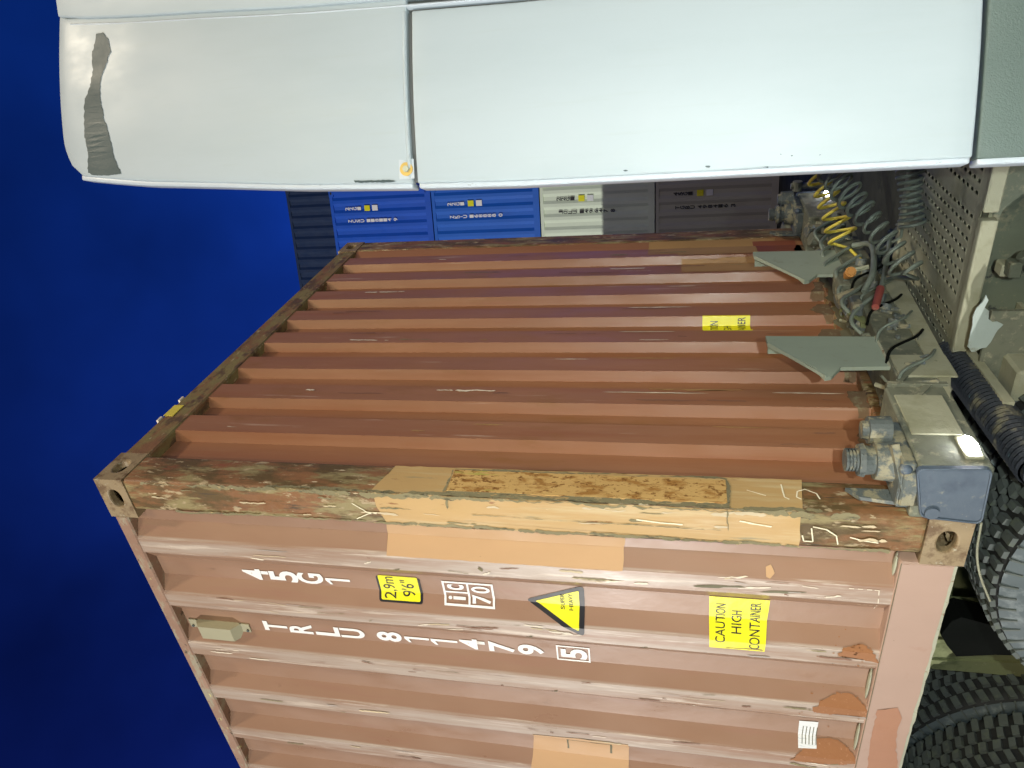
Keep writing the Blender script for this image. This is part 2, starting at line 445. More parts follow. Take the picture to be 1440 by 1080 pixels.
# castings with real holes
def casting(sx, sy, hole=True):
    # local: corner at origin, body toward -x*sx , +y*sy
    bm = bmesh.new()
    X, Y, Z = .178, .162, .118
    def face(origin, ux, uy, w, h, nrm, cxy, rx, ry):
        # plate with an oval hole and a recess behind
        n = 20
        per = []
        o_ = Vector(origin); ux = Vector(ux); uy = Vector(uy); nrm = Vector(nrm)
        ov = []
        for i in range(n):
            a = 2 * math.pi * (i + .5) / n
            ov.append((cxy[0] + rx * math.copysign(abs(math.cos(a)) ** .85, math.cos(a)), cxy[1] + ry * math.copysign(abs(math.sin(a)) ** .85, math.sin(a))))
        out = []
        for i in range(n):
            a = 2 * math.pi * (i + .5) / n
            c, s = math.cos(a), math.sin(a)
            k = min((w - cxy[0]) / c if c > 0 else -cxy[0] / c, (h - cxy[1]) / s if s > 0 else -cxy[1] / s)
            out.append((cxy[0] + c * k, cxy[1] + s * k))
        V = lambda p, d=0: bm.verts.new(o_ + ux * p[0] + uy * p[1] - nrm * d)
        A = [V(p) for p in out]; B = [V((p[0], p[1])) for p in ov]
        B2 = [V((cxy[0] + (p[0] - cxy[0]) * 1.0, cxy[1] + (p[1] - cxy[1]) * 1.0), .028) for p in ov]
        corners = [(0, 0), (w, 0), (w, h), (0, h)]
        for i in range(n):
            j = (i + 1) % n
            p, q = out[i], out[j]
            extra = [c for c in corners if (abs(p[0] - c[0]) < 1e-6 and abs(q[1] - c[1]) < 1e-6) or (abs(p[1] - c[1]) < 1e-6 and abs(q[0] - c[0]) < 1e-6)]
            extra = [c for c in extra if (Vector(c) - Vector(p)).length > 1e-6 and (Vector(c) - Vector(q)).length > 1e-6 and not (abs(p[0] - q[0]) < 1e-6 or abs(p[1] - q[1]) < 1e-6)]
            vs = [A[i]] + [V(c) for c in extra] + [A[j], B[j], B[i]]
            bm.faces.new(vs)
            bm.faces.new((B[i], B[j], B2[j], B2[i]))
    # side face (normal -y*sy), end face (normal +x*sx), top & bottom
    face((0, 0, 0), (-sx, 0, 0), (0, 0, 1), X, Z, (0, -sy, 0), (X / 2, Z / 2), .040, .026)
    face((0, 0, 0), (0, sy, 0), (0, 0, 1), Y, Z, (sx, 0, 0), (Y / 2, Z / 2), .036, .026)
    face((0, 0, Z), (-sx, 0, 0), (0, sy, 0), X, Y, (0, 0, 1), (X / 2, Y / 2), .060, .030)
    face((0, 0, 0), (-sx, 0, 0), (0, sy, 0), X, Y, (0, 0, -1), (X / 2, Y / 2), .060, .030)
    # back faces and dark cavity
    def quad(*p): bm.faces.new([bm.verts.new(q) for q in p])
    quad((-sx * X, 0, 0), (-sx * X, sy * Y, 0), (-sx * X, sy * Y, Z), (-sx * X, 0, Z))
    quad((0, sy * Y, 0), (-sx * X, sy * Y, 0), (-sx * X, sy * Y, Z), (0, sy * Y, Z))
    
    bmesh.ops.remove_doubles(bm, verts=bm.verts, dist=1e-5)
    bmesh.ops.recalc_face_normals(bm, faces=bm.faces)
    return bm
cast = {}
for sx in (1, -1):
    for sy in (1, -1):
        for z in (0, 2.778):
            o = link('corner_casting', casting(sx, sy), M['cast'], box40)
            o.location = (0 if sx > 0 else -L, 0 if sy > 0 else W, z)
            md = o.modifiers.new('bevel', 'BEVEL'); md.width = .006; md.segments = 2; md.limit_method = 'ANGLE'; md.angle_limit = R(60)

# ---- flat marks and patches that follow the sheet
def surf_pos(surf, a, z, off):
    if surf == 'side': return Vector((a, interp(SP, a) + sdent(a, z) - off, z))
    if surf == 'end': return Vector((interp(EP, a) + off, a, z))
    if surf == 'pside': return Vector((a, .0015 - off, z))
    if surf == 'pend': return Vector((-.0015 + off, a, z))
    if surf == 'rail': return Vector((a, .0005 - off, z))
def wrap(bm, surf, off):
    """bm lies in the x-z plane (coordinate a in x); cut at the folds, then press on to the sheet"""
    if surf in ('side', 'end'):
        P = SP if surf == 'side' else EP
        lo = min(v.co.x for v in bm.verts); hi = max(v.co.x for v in bm.verts)
        for t, _ in P:
            if lo < t < hi:
                bmesh.ops.bisect_plane(bm, geom=bm.verts[:] + bm.edges[:] + bm.faces[:], plane_co=(t, 0, 0), plane_no=(1, 0, 0), dist=1e-6)
        if surf == 'side':
            zl = min(v.co.z for v in bm.verts); zh = max(v.co.z for v in bm.verts)
            k = math.ceil(zl / .066)
            while k * .066 < zh and zh - zl > .1:
                bmesh.ops.bisect_plane(bm, geom=bm.verts[:] + bm.edges[:] + bm.faces[:], plane_co=(0, 0, k * .066), plane_no=(0, 0, 1), dist=1e-6); k += 1
    for v in bm.verts:
        v.co = surf_pos(surf, v.co.x, v.co.z, off)
    bmesh.ops.recalc_face_normals(bm, faces=bm.faces)
    s = Vector((0, -1, 0)) if surf in ('side', 'pside', 'rail') else Vector((1, 0, 0))
    if sum((f.normal.dot(s) * f.calc_area() for f in bm.faces)) < 0:
        bmesh.ops.reverse_faces(bm, faces=bm.faces)
    return bm
def jag(poly, amp, step=.02):
    out = []
    for (a, b), (c, d) in zip(poly, poly[1:] + poly[:1]):
        ln = math.hypot(c - a, d - b); n = max(1, int(ln / step))
        for i in range(n):
            t = i / n
            k = amp * random.choice((.3, .6, 1, 1.2)) if i else amp * .3
            out.append((a + (c - a) * t + random.uniform(-k, k), b + (d - b) * t + random.uniform(-k, k)))
    return out
def poly_bm(poly):
    bm = bmesh.new()
    f = bm.faces.new([bm.verts.new((a, 0, z)) for a, z in poly])
    bmesh.ops.triangulate(bm, faces=[f])
    return bm
def patch(name, poly, surf, m, off=.002, amp=0, step=.02, label=None, parent=None):
    if amp: poly = jag(poly, amp, step)
    o = link(name, wrap(poly_bm(poly), surf, off), m, parent or box40)
    if label: o['label'] = label
    return o
def ax(pts, surf):                    # points of the photograph -> sheet coordinates
    out = []
    for px, py in pts:
        if surf in ('side',): p = on(px, py, 1, .026); out.append((p.x, p.z))
        elif surf in ('pside', 'rail'): p = on(px, py, 1, 0); out.append((p.x, p.z))
        elif surf == 'end': p = on(px, py, 0, -.02); out.append((p.y, p.z))
        else: p = on(px, py, 0, 0); out.append((p.y, p.z))
    return out
def text_bm(s, x0, x1, z0, z1, bold=.0, fit=True):
    cu = bpy.data.curves.new('t', 'FONT'); cu.body = s; cu.size = 1; cu.offset = bold
    cu.resolution_u = 4
    t = bpy.data.objects.new('t', cu); COL.objects.link(t)
    dg = bpy.context.evaluated_depsgraph_get()
    me = bpy.data.meshes.new_from_object(t.evaluated_get(dg))
    bpy.data.objects.remove(t); bpy.data.curves.remove(cu)
    bm = bmesh.new(); bm.from_mesh(me); bpy.data.meshes.remove(me)
    lo = Vector((min(v.co.x for v in bm.verts), min(v.co.y for v in bm.verts))); hi = Vector((max(v.co.x for v in bm.verts), max(v.co.y for v in bm.verts)))
    w = max(hi.x - lo.x, 1e-4); h = hi.y - lo.y
    for v in bm.verts:
        v.co = Vector((x0 + (v.co.x - lo.x) / w * (x1 - x0), 0, z0 + (v.co.y - lo.y) / h * (z1 - z0)))
    return bm
def text(name, s, surf, x0, x1, z0, z1, m, off=.003, bold=.0, parent=None):
    return link(name, wrap(text_bm(s, x0, x1, z0, z1, bold), surf, off), m, parent or box40)
def one(surf, xc, z0, z1, m, off=.003):
    bm = bmesh.new(); w = .0055; h = z1 - z0
    bm.faces.new([bm.verts.new((xc + a, 0, z0 + c * h)) for a, c in ((-w + .004, 0), (w + .004, 0), (w + .004, 1), (-w + .002, 1), (-.022, .84), (-.022, .74), (-w + .004, .84))])
    bmesh.ops.triangulate(bm, faces=bm.faces[:])
    return link('letter', wrap(bm, surf, off), m, box40)
def zpx(px, py, surf='side'):
    return ax([(px, py)], surf)[0][1]

# vertical lettering on the side
for ch, a, c, py in (('4', 339, 374, 812), ('5', 376, 415, 815), ('G', 415, 451, 817), ('1', 455, 489, 820)):
    w = .028
    if ch == '1': one('side', -.480, zpx(c, py), zpx(a, py), M['white']); continue
    text('letter', ch, 'side', -.480 - w, -.480 + w, zpx(c, py), zpx(a, py), M['white'], bold=.028)
for ch, a, c, py in (('T', 368, 400, 884), ('R', 404, 436, 888), ('L', 441, 474, 892), ('U', 477, 510, 896), ('8', 528, 562, 900), ('1', 567, 601, 904),
                     ('1', 604, 641, 907), ('4', 645, 680, 911), ('7', 686, 722, 915), ('9', 727, 764, 919), ('5', 788, 825, 925)):
    w = .027
    if ch == '1': one('side', -.773, zpx(c, py), zpx(a, py), M['white']); continue
    text('letter', ch, 'side', -.773 - w, -.773 + w, zpx(c, py), zpx(a, py), M['white'], bold=.028)
def frame_bm(x0, x1, z0, z1, t):
    bm = bmesh.new()
    for a, b_, c, d in ((x0, x1, z0, z0 + t), (x0, x1, z1 - t, z1), (x0, x0 + t, z0 + t, z1 - t), (x1 - t, x1, z0 + t, z1 - t)):
        bm.faces.new([bm.verts.new(p) for p in ((a, 0, c), (b_, 0, c), (b_, 0, d), (a, 0, d))])
    return bm
z0, z1 = zpx(829, 925), zpx(782, 925)
link('check_digit_frame', wrap(frame_bm(-.812, -.733, z0, z1, .006), 'side', .003), M['white'], box40)
# rail transport mark
z1, z0 = zpx(622, 838), zpx(694, 845)
bm = frame_bm(-.548, -.440, z0, z1, .008)
zm = (z0 + z1) / 2
for q in (((-.54, 0, zm - .004), (-.448, 0, zm - .004), (-.448, 0, zm + .004), (-.54, 0, zm + .004)), ((-.498, 0, zm + .004), (-.490, 0, zm + .004), (-.490, 0, z1 - .008), (-.498, 0, z1 - .008))):
    bm.faces.new([bm.verts.new(p) for p in q])
mk = link('transport_mark', wrap(bm, 'side', .003), M['white'], box40)
text('letter', 'i', 'side', -.527, -.515, zm + .014, z1 - .016, M['white'], bold=.02, parent=mk)
text('letter', 'c', 'side', -.482, -.454, zm + .014, z1 - .018, M['white'], bold=.02, parent=mk)
text('letter', '7', 'side', -.535, -.502, z0 + .014, zm - .012, M['white'], bold=.018, parent=mk)
text('letter', '0', 'side', -.490, -.456, z0 + .014, zm - .012, M['white'], bold=.018, parent=mk)
# stickers
def rrect(x0, x1, z0, z1, r, n=4):
    out = []
    for cx_, cz_, a0 in ((x1 - r, z1 - r, 0), (x0 + r, z1 - r, 90), (x0 + r, z0 + r, 180), (x1 - r, z0 + r, 270)):
        for i in range(n + 1):
            a = R(a0 + 90 * i / n); out.append((cx_ + r * math.cos(a), cz_ + r * math.sin(a)))
    return out
z1, z0 = zpx(529, 828), zpx(591, 834)
st = patch('height_sticker', rrect(-.552, -.438, z0, z1, .010), 'side', M['black'], .002, label='yellow height sticker reading 2,9m 9\'6"')
patch('sticker_face', rrect(-.544, -.434, z0 + .009, z1 - .009, .006), 'side', M['yellow'], .0028, parent=st)
h = z1 - z0
text('letter', '2,9m', 'side', -.538, -.438, z0 + h * .56, z1 - h * .13, M['black'], .0036, .0, st)
text('letter', "9'6\"", 'side', -.528, -.450, z0 + h * .16, z0 + h * .46, M['black'], .0036, .0, st)
tri = ax([(734, 843), (822, 826), (824, 889)], 'side')
tri = [(-.505, zpx(736, 845)), (-.413, zpx(820, 828)), (-.628, zpx(823, 888))]
def shrink(p, k):
    c = Vector((sum(a for a, _ in p) / 3, sum(b for _, b in p) / 3)); return [tuple(c + (Vector(q) - c) * k) for q in p]
def roundp(p, r):
    out = []
    n = len(p)
    for i in range(n):
        a, b_, c = Vector(p[i - 1]), Vector(p[i]), Vector(p[(i + 1) % n])
        u = b_ + (a - b_).normalized() * r; v = b_ + (c - b_).normalized() * r
        for t in (0, .25, .5, .75, 1): out.append(tuple((u * (1 - t) + b_ * t) * (1 - t) + (b_ * (1 - t) + v * t) * t))
    return out
ts = patch('warning_triangle', roundp(tri, .025), 'side', M['black'], .002, label='triangular yellow SUPER HEAVY warning sticker with black border')
patch('sticker_face', roundp(shrink(tri, .74), .008), 'side', M['yellow'], .0028, parent=ts)
text('letter', 'SUPER', 'side', -.528, -.462, zpx(792, 840), zpx(786, 840), M['black'], .0042, .004, ts)
text('letter', 'HEAVY', 'side', -.530, -.457, zpx(804, 842), zpx(798, 842), M['black'], .0042, .004, ts)
cs = patch('caution_sticker', [(-.622, .520), (-.420, .512), (-.418, .705), (-.622, .700)], 'side', M['yellow'], .0028, label='yellow sticker reading CAUTION HIGH CONTAINER on the side wall')
text('letter', 'CAUTION', 'side', -.592, -.450, .650, .682, M['black'], .0036, .004, cs)
text('letter', 'HIGH', 'side', -.560, -.478, .597, .630, M['black'], .0036, .004, cs)
text('letter', 'CONTAINER', 'side', -.612, -.436, .538, .572, M['black'], .0036, .004, cs)
def wrap_arc(bm, y_start, off):
    # coordinate a runs left along the surface of the end wall pressing from its outer fold
    E_ = [(y_start + .02, -.008), (y_start, -.008), (y_start - .018, -.050), (y_start - .12, -.050), (y_start - .138, -.008), (y_start - .248, -.008)]
    S_ = [0]
    for p, q in zip(E_[:-1], E_[1:]): S_.append(S_[-1] + math.dist(p, q))
    for t in S_[1:-1]:
        bmesh.ops.bisect_plane(bm, geom=bm.verts[:] + bm.edges[:] + bm.faces[:], plane_co=(-(t - .02), 0, 0), plane_no=(1, 0, 0), dist=1e-6)
    for v in bm.verts:
        t = -v.co.x + .02
        k = max(i for i in range(len(S_) - 1) if S_[i] <= t + 1e-7 or i == 0)
        u = (t - S_[k]) / (S_[k + 1] - S_[k]); p, q = E_[k], E_[k + 1]
        d = Vector((q[0] - p[0], q[1] - p[1])).normalized()
        y_, x_ = p[0] + (q[0] - p[0]) * u, p[1] + (q[1] - p[1]) * u
        v.co = Vector((x_ - d.x * off, y_ + d.y * off, v.co.z))
    bmesh.ops.recalc_face_normals(bm, faces=bm.faces)
    if sum(f.normal.x * f.calc_area() for f in bm.faces) < 0: bmesh.ops.reverse_faces(bm, faces=bm.faces)
    return bm
es = link('caution_sticker', wrap_arc(poly_bm([(-.20, .502), (.004, .502), (.004, .708), (-.20, .708)]), 1.323, .0015), M['yellow'], box40)
es['label'] = 'yellow caution sticker folded into the end wall pressing'
for w_, a_, b_, z_ in (('CAUTION', -.155, -.022, .640), ('HIGH', -.13, -.050, .583), ('CONTAINER', -.175, -.006, .522)):
    link('letter', wrap_arc(text_bm(w_, a_, b_, z_, z_ + .034, .006), 1.323, .0028), M['black'], es)
patch('data_label', ax([(1125, 1020), (1152, 1022), (1148, 1051), (1122, 1049)], 'side'), 'side', M['clear'], .003, label='small white printed label low on the side wall')
for k in range(5):
    zz = .353 - k * .012
    patch('label_print', [(-1.135, zz), (-1.055, zz), (-1.055, zz - .003), (-1.135, zz - .003)], 'side', M['crack'], .0036)
# ventilator box
vt = empty('x', '', '')
bpy.data.objects.remove(vt)
bm = prism([(-.775, .046, 2.785), (-.775, .046, 2.565), (-.775, .006, 2.60), (-.775, .006, 2.75)], (-.07, 0, 0))
vo = link('ventilator', bm, M['vent'], box40)
for z in (2.795, 2.555): link('mounting_tab', bx(-.845, -.775, .040, .0445, z - .022, z + .022), M['vent'], vo)
for z in (2.803, 2.545):
    bm = bmesh.new(); cyl(bm, (-.81, .040, z), (-.81, .035, z), .006, n=8); link('rivet', bm, M['lock'], vo)
# paint patches, side
patch('primer_patch', ax([(545, 738), (540, 700), (544, 660)], 'pside')[:0] or [(-.139, 1.80), (-.292, 1.812), (-.292, .985), (-.139, .975)], 'side', M['tan'], .0022, .003, .03, label='pale tan primer patch beside the corner post')
patch('primer_patch', ax([(750, 1026), (748, 1100), (884, 1100), (884, 1040), (820, 1032)], 'side'), 'side', M['tan'], .0022, .003, .03, label='tan primer patch low in the photo frame')
rc = ax([(795, 1044), (860, 1056), (860, 1072), (797, 1062)], 'side')
(x_a, x_b, z_b, z_a) = (-1.365, -1.30, 1.245, 1.06)
for q in ([(x_a, z_b), (x_b, z_b), (x_b, z_b - .008), (x_a, z_b - .008)], [(x_b - .008, z_b), (x_b, z_b), (x_b, z_a), (x_b - .008, z_a)], [(x_a, z_a), (x_b, z_a), (x_b, z_a + .008), (x_a, z_a + .008)]):
    patch('weld_line', q, 'side', M['crack'], .0032, .002, .02)
# rust blooms near the bottom rail
def bloom(pix):
    base = ax(pix, 'side'); out = []
    for (a, b_), (c, d) in zip(base, base[1:] + base[:1]):
        n = max(2, int(math.hypot(c - a, d - b_) / .004))
        for i in range(n):
            t = i / n; f = math.sin(t * 9 + a * 50) * .003 + random.gauss(0, .0022)
            out.append((a + (c - a) * t + random.gauss(0, .0012), b_ + (d - b_) * t + f))
    patch('rust_bloom', out, 'side', M['orange'], .0025)
    cx_ = sum(p[0] for p in base) / len(base); cz_ = sum(p[1] for p in base) / len(base)
    for k in range(26):
        a = cx_ + random.gauss(0, .035); z = cz_ + random.gauss(0, .05); r_ = random.uniform(.001, .0035)
        patch('rust_speck', [(a + r_ * random.uniform(.5, 1.3) * math.cos(t), z + r_ * 1.6 * random.uniform(.5, 1.3) * math.sin(t)) for t in [i * math.pi / 3 for i in range(6)]], 'side', M['orange'], .0025)
bloom([(1178, 912), (1186, 905), (1200, 903), (1214, 903), (1226, 910), (1234, 925), (1222, 922), (1205, 919), (1190, 917), (1176, 915)])
bloom([(1140, 990), (1152, 982), (1178, 976), (1195, 977), (1210, 983), (1224, 1001), (1200, 1000), (1180, 998), (1160, 996), (1142, 994)])
bloom([(1110, 1061), (1128, 1050), (1150, 1044), (1170, 1044), (1190, 1050), (1206, 1066), (1180, 1068), (1150, 1066), (1130, 1064)])
patch('rust_stain', ax([(1234, 998), (1262, 995), (1268, 1010), (1260, 1040), (1262, 1090), (1218, 1090), (1226, 1030)], 'rail'), 'rail', mat('stained_rail_paint', (.36, .17, .09), .5, vary=.08), .0015, .004, .02)
patch('primer_spot', ax([(1077, 797), (1084, 795), (1089, 803), (1082, 808), (1077, 806)], 'side'), 'side', M['tan'], .003, .002, .01)
SCUFFS = []
M['brownscuff'] = mat('brown_scuff', (.22, .11, .065), .6, vary=.2)
M['greyscuff'] = mat('grey_scuff', (.36, .31, .27), .5, vary=.2)
# scrapes on the outer faces of the side pressings
for px, py, ln, w, mm in ((686, 800, .03, .012, 'scrape'), (860, 811, .10, .006, 'scrape'), (1010, 818, .16, .014, 'crack'), (1060, 820, .10, .008, 'scrape'),
                          (1100, 826, .14, .010, 'crack'), (1170, 832, .05, .006, 'scrape'), (600, 873, .06, .008, 'scrape'), (640, 880, .08, .006, 'scrape'),
                          (745, 890, .03, .012, 'crack'), (800, 886, .10, .005, 'scrape'), (905, 905, .03, .012, 'crack'), (915, 912, .02, .01, 'scrape'),
                          (780, 966, .03, .020, 'crack'), (960, 985, .10, .010, 'scrape'), (1010, 1000, .03, .014, 'scrape'), (1000, 997, .12, .006, 'crack'),
                          (1130, 1010, .05, .008, 'crack'), (800, 1042, .12, .005, 'crack'), (930, 1050, .12, .005, 'crack'), (520, 785, .03, .008, 'scrape'), (560, 795, .03, .006, 'crack')):
    a, z = ax([(px, py)], 'side')[0]
    pts = []
    n = 10
    for i in range(n + 1):
        t = i / n; k = w * math.sin(math.pi * t) ** .5 * random.uniform(.3, 1)
        pts.append((a + k * .5 + random.uniform(-.002, .002) + .012 * (t - .5), z + ln * (.5 - t)))
    for i in range(n, -1, -1):
        t = i / n; k = w * math.sin(math.pi * t) ** .5 * random.uniform(.3, 1)
        pts.append((a - k * .5 - .0015 + .012 * (t - .5), z + ln * (.5 - t)))
    patch('scratch', pts, 'side', M[mm], .0024)
for k in range(90):
    i_ = random.choice((0, 0, 1, 1, 2, 2, 3, 4)); xc = -.325 - .295 * i_ + random.uniform(-.032, .032)
    z_ = random.uniform(.25, 2.75); ln = random.uniform(.02, .22) ** 1.2
    SCUFFS.append((xc, z_, xc + random.uniform(-.008, .008), z_ - ln, random.uniform(.0015, .008), random.choice(('postpale', 'scrape', 'seam', 'brownscuff', 'greyscuff'))))
# clear sticky film remnant: thin dashed white outline
for q in ([(1192, 820), (1234, 823)], [(1234, 823), (1231, 861)], [(1205, 847), (1233, 851)]):
    (a, c), (d, e) = ax(q, 'side')
    v = Vector((d - a, e - c)); nrm_ = Vector((-v.y, v.x)).normalized() * .0015
    for t0 in (0, .3, .6, .85):
        p, s = Vector((a, c)) + v * t0, Vector((a, c)) + v * (t0 + .17)
        patch('film_edge', [tuple(p + nrm_), tuple(s + nrm_), tuple(s - nrm_), tuple(p - nrm_)], 'side', M['scrape'], .003)
# post: primer, repair plate, chalk
patch('primer_patch', [(-.003, 1.80), (-.06, 1.80), (-.137, 1.775), (-.137, .455), (-.003, .460)], 'pside', M['tanpost'], .002, .003, .03, label='tan primer band on the corner post, side face')
patch('primer_patch', [(.004, 1.81), (.07, 1.79), (.145, 1.77), (.149, .44), (.004, .455)], 'pend', M['tanpost'], .002, .003, .03, label='tan primer band on the corner post, end face')
link('repair_plate', bx(-.0005, .0035, .020, .132, .665, 1.55, bev=.0015), M['tanrust'], box40)['label'] = 'rusted rectangular repair plate on the corner post'
GC = [0]
def groove(a, z0, a2, z1, w, surf, name='grime_seam', off=.0038, gaps=.25, m='seam'):
    """a ragged line of grime: width wanders, and it breaks off here and there"""
    A, B = Vector((a, z0)), Vector((a2, z1)); v = B - A; n_ = Vector((-v.y, v.x)).normalized()
    n = max(6, int(v.length / .008)); k = 0; ww = w
    while k < n:
        ln = random.randint(6, 40); seg = list(range(k, min(n, k + ln) + 1)); k += ln + (random.randint(0, 5) if random.random() < gaps else 0)
        if len(seg) < 3: break
        Lp, Rp = [], []; dr = 0
        for q in seg:
            dr = dr * .8 + random.uniform(-.25, .25) * w; ww = max(.15 * w, min(1.6 * w, ww + random.uniform(-.3, .3) * w))
            c = A + v * (q / n) + n_ * dr; e = .1 if q in (seg[0], seg[-1]) else 1
            Lp.append(tuple(c + n_ * ww / 2 * e)); Rp.append(tuple(c - n_ * ww / 2 * e * random.uniform(.5, 1)))
        GC[0] += 1
        bm = bmesh.new(); va = [bm.verts.new((p[0], 0, p[1])) for p in Lp]; vb = [bm.verts.new((p[0], 0, p[1])) for p in Rp]
        for i in range(len(va) - 1): bm.faces.new((va[i], va[i + 1], vb[i + 1], vb[i]))
        link(name, wrap(bm, surf, off + (GC[0] % 23) * .00007), M[m], box40)
M['seam'] = mat('olive_grime', (.22, .19, .10), .8, vary=.35, bump=.5, bscale=60, layers=[((.10, .09, .05), .55, .65, (50, 50, 20)), ((.4, .3, .14), .6, .66, (70, 70, 40))])
groove(.136, 1.555, .140, .66, .008, 'pend'); groove(.016, 1.55, .010, .66, .014, 'pend'); groove(.010, 1.556, .134, 1.556, .009, 'pend'); groove(.006, .662, .134, .662, .010, 'pend')
groove(-.075, 1.47, -.085, .68, .0045, 'pside', gaps=.0); groove(-.003, 1.545, -.055, 1.55, .009, 'pside'); groove(-.003, .67, -.085, .66, .007, 'pside')
groove(-.130, 2.6, -.133, .2, .010, 'pside', gaps=.6); groove(-.008, 2.7, -.010, .3, .016, 'pside', gaps=.5)
groove(.004, 2.2, .004, .40, .012, 'pend', gaps=.4)
for k in range(26):
    z_ = random.uniform(.2, 2.7); ln = random.uniform(.03, .14)
    q_ = random.uniform(-.125, -.015); groove(q_, z_, q_ + random.uniform(-.006, .006), z_ - ln, random.uniform(.003, .012), 'pside', 'scrape_mark', .0032, .6, random.choice(('seam', 'postpale', 'postpale')))
for q in SCUFFS: groove(*q[:5], 'side', 'scuff_mark', .0022, .5, q[5])
for k in range(40):
    y_ = .331 + .248 * random.randint(0, 7) + random.uniform(.01, .10); z_ = random.uniform(.3, 2.6); ln = random.uniform(.03, .25)
    groove(y_, z_, y_ + random.uniform(-.004, .004), z_ - ln, random.uniform(.002, .009), 'end', 'scuff_mark', .0022, .6, random.choice(('tandull', 'brownscuff', 'brownscuff', 'scrape', 'seam')))
def chalk(pts, surf, w=.004, m='chalk'):
    for (a, z), (c, d) in zip(pts[:-1], pts[1:]):
        v = Vector((c - a, d - z)); n_ = Vector((-v.y, v.x)).normalized() * w / 2
        A, B = Vector((a, z)), Vector((c, d))
        patch('chalk_mark', [tuple(A + n_), tuple(B + n_), tuple(B - n_), tuple(A - n_)], surf, M[m], .0042, .0006, .01)
chalk(ax([(495, 707), (517, 720), (530, 722)], 'pside'), 'pside', .003)
chalk(ax([(502, 729), (518, 722), (530, 720)], 'pside'), 'pside', .003)
chalk(ax([(1098, 682), (1103, 700), (1110, 703)], 'pend'), 'pend')
chalk(ax([(1127, 703), (1120, 700), (1121, 692), (1132, 689), (1148, 695), (1153, 703)], 'pend'), 'pend', .004)
chalk(ax([(1050, 690), (1077, 698)], 'pend'), 'pend', .003)
chalk(ax([(1128, 752), (1130, 760), (1143, 761), (1141, 742)], 'pside'), 'pside', .004)
chalk(ax([(1143, 740), (1162, 744), (1176, 753), (1178, 765)], 'pside'), 'pside', .004)
chalk(ax([(895, 730), (925, 734), (960, 737)], 'pside'), 'pside', .005)
chalk(ax([(1040, 732), (1060, 736), (1085, 740)], 'pside'), 'pside', .005)
chalk(ax([(1195, 755), (1215, 760), (1235, 763)], 'pside'), 'pside', .004)
# sealant bulges where the pressings meet the bottom rail
for k in range(9):
    xc = -.46 - .295 * k if k else -.20
    bm = bmesh.new()
    bmesh.ops.create_uvsphere(bm, u_segments=10, v_segments=6, radius=1, matrix=Matrix.Translation((xc - .01, .030, .172)) @ Matrix.Diagonal((.085 if k else .05, .014, .0045, 1)))
    link('sealant_bead', bm, M['weld'], box40, True)
groove_z = .1695
patch('seam_line', [(-.18, .166), (-3.5, .166), (-3.5, .1635), (-.18, .1635)], 'rail', M['crack'], .001)
patch('dirty_edge', [(-.18, .024), (-3.6, .024), (-3.6, .015), (-.18, .015)], 'rail', M['weld'], .0008, .002, .03)
# patches on the end wall
patch('primer_patch', [(1.84, .80), (2.06, .80), (2.06, .30), (1.84, .28)], 'end', M['tandull'], .002, .003, .03)
patch('primer_patch', [(2.08, .82), (2.22, .82), (2.22, .42), (2.08, .40)], 'end', M['tandull'], .002, .003, .03)
patch('repainted_patch', [(2.08, .40), (2.27, .42), (2.27, .20), (2.08, .18)], 'end', M['repaint'], .002, .003, .03)
patch('primer_patch', [(2.10, .98), (2.29, .98), (2.29, .30), (2.10, .30)], 'end', M['tandull'], .0016, .003, .03)
for a, z, ln, w in ((.42, 1.5, .12, .01), (.66, .9, .4, .008), (.69, .75, .35, .03), (.93, .95, .3, .01), (.97, .8, .2, .02), (1.17, .95, .25, .008), (1.2, .7, .2, .014),
                    (.44, .6, .2, .01), (.67, .35, .25, .01), (1.66, .8, .15, .008), (1.42, .9, .3, .012), (.92, 1.25, .15, .006), (.45, 2.0, .12, .006)):
    pts = []
    n = 14
    for s in (1, -1):
        for i in (range(n + 1) if s > 0 else range(n, -1, -1)):
            t = i / n; pts.append((a + s * w * .5 * (math.sin(math.pi * t) ** .5 + .05) * random.uniform(.2, 1), z + ln * (.5 - t)))
    patch('scratch', pts, 'end', M['scrape' if random.random() < .35 else 'tandull'], .0022)
for k in range(9):
    y_ = .331 + .248 * k
    patch('dirt_tide', [(y_ - .016, .157), (min(2.285, y_ + .108), .157), (min(2.285, y_ + .108), .157 + random.uniform(.02, .07)), (y_ + .05, .157 + random.uniform(.03, .10)), (y_ - .016, .157 + random.uniform(.02, .07))], 'end', M['dirt'], .0019 + .0001 * (k % 2), .006, .01)
# coloured tags on the header
for px0, px1, m_ in (((246, 574), (236, 588), 'yellow'),):
    bm = bx(-.002, .001, .42, .50, 2.842, 2.886); link('header_tag', bm, M['yhose'], box40)
for y in (.385, .54): link('header_tag', bx(-.03, -.001, y, y + .03, 2.888, 2.897), M['scrape'], box40)
# lower end rail grime plate
patch('oil_stain', [(1.0, .15), (1.75, .15), (1.7, .05), (1.2, .03)], 'pend', M['crack'], .002, .02, .03)

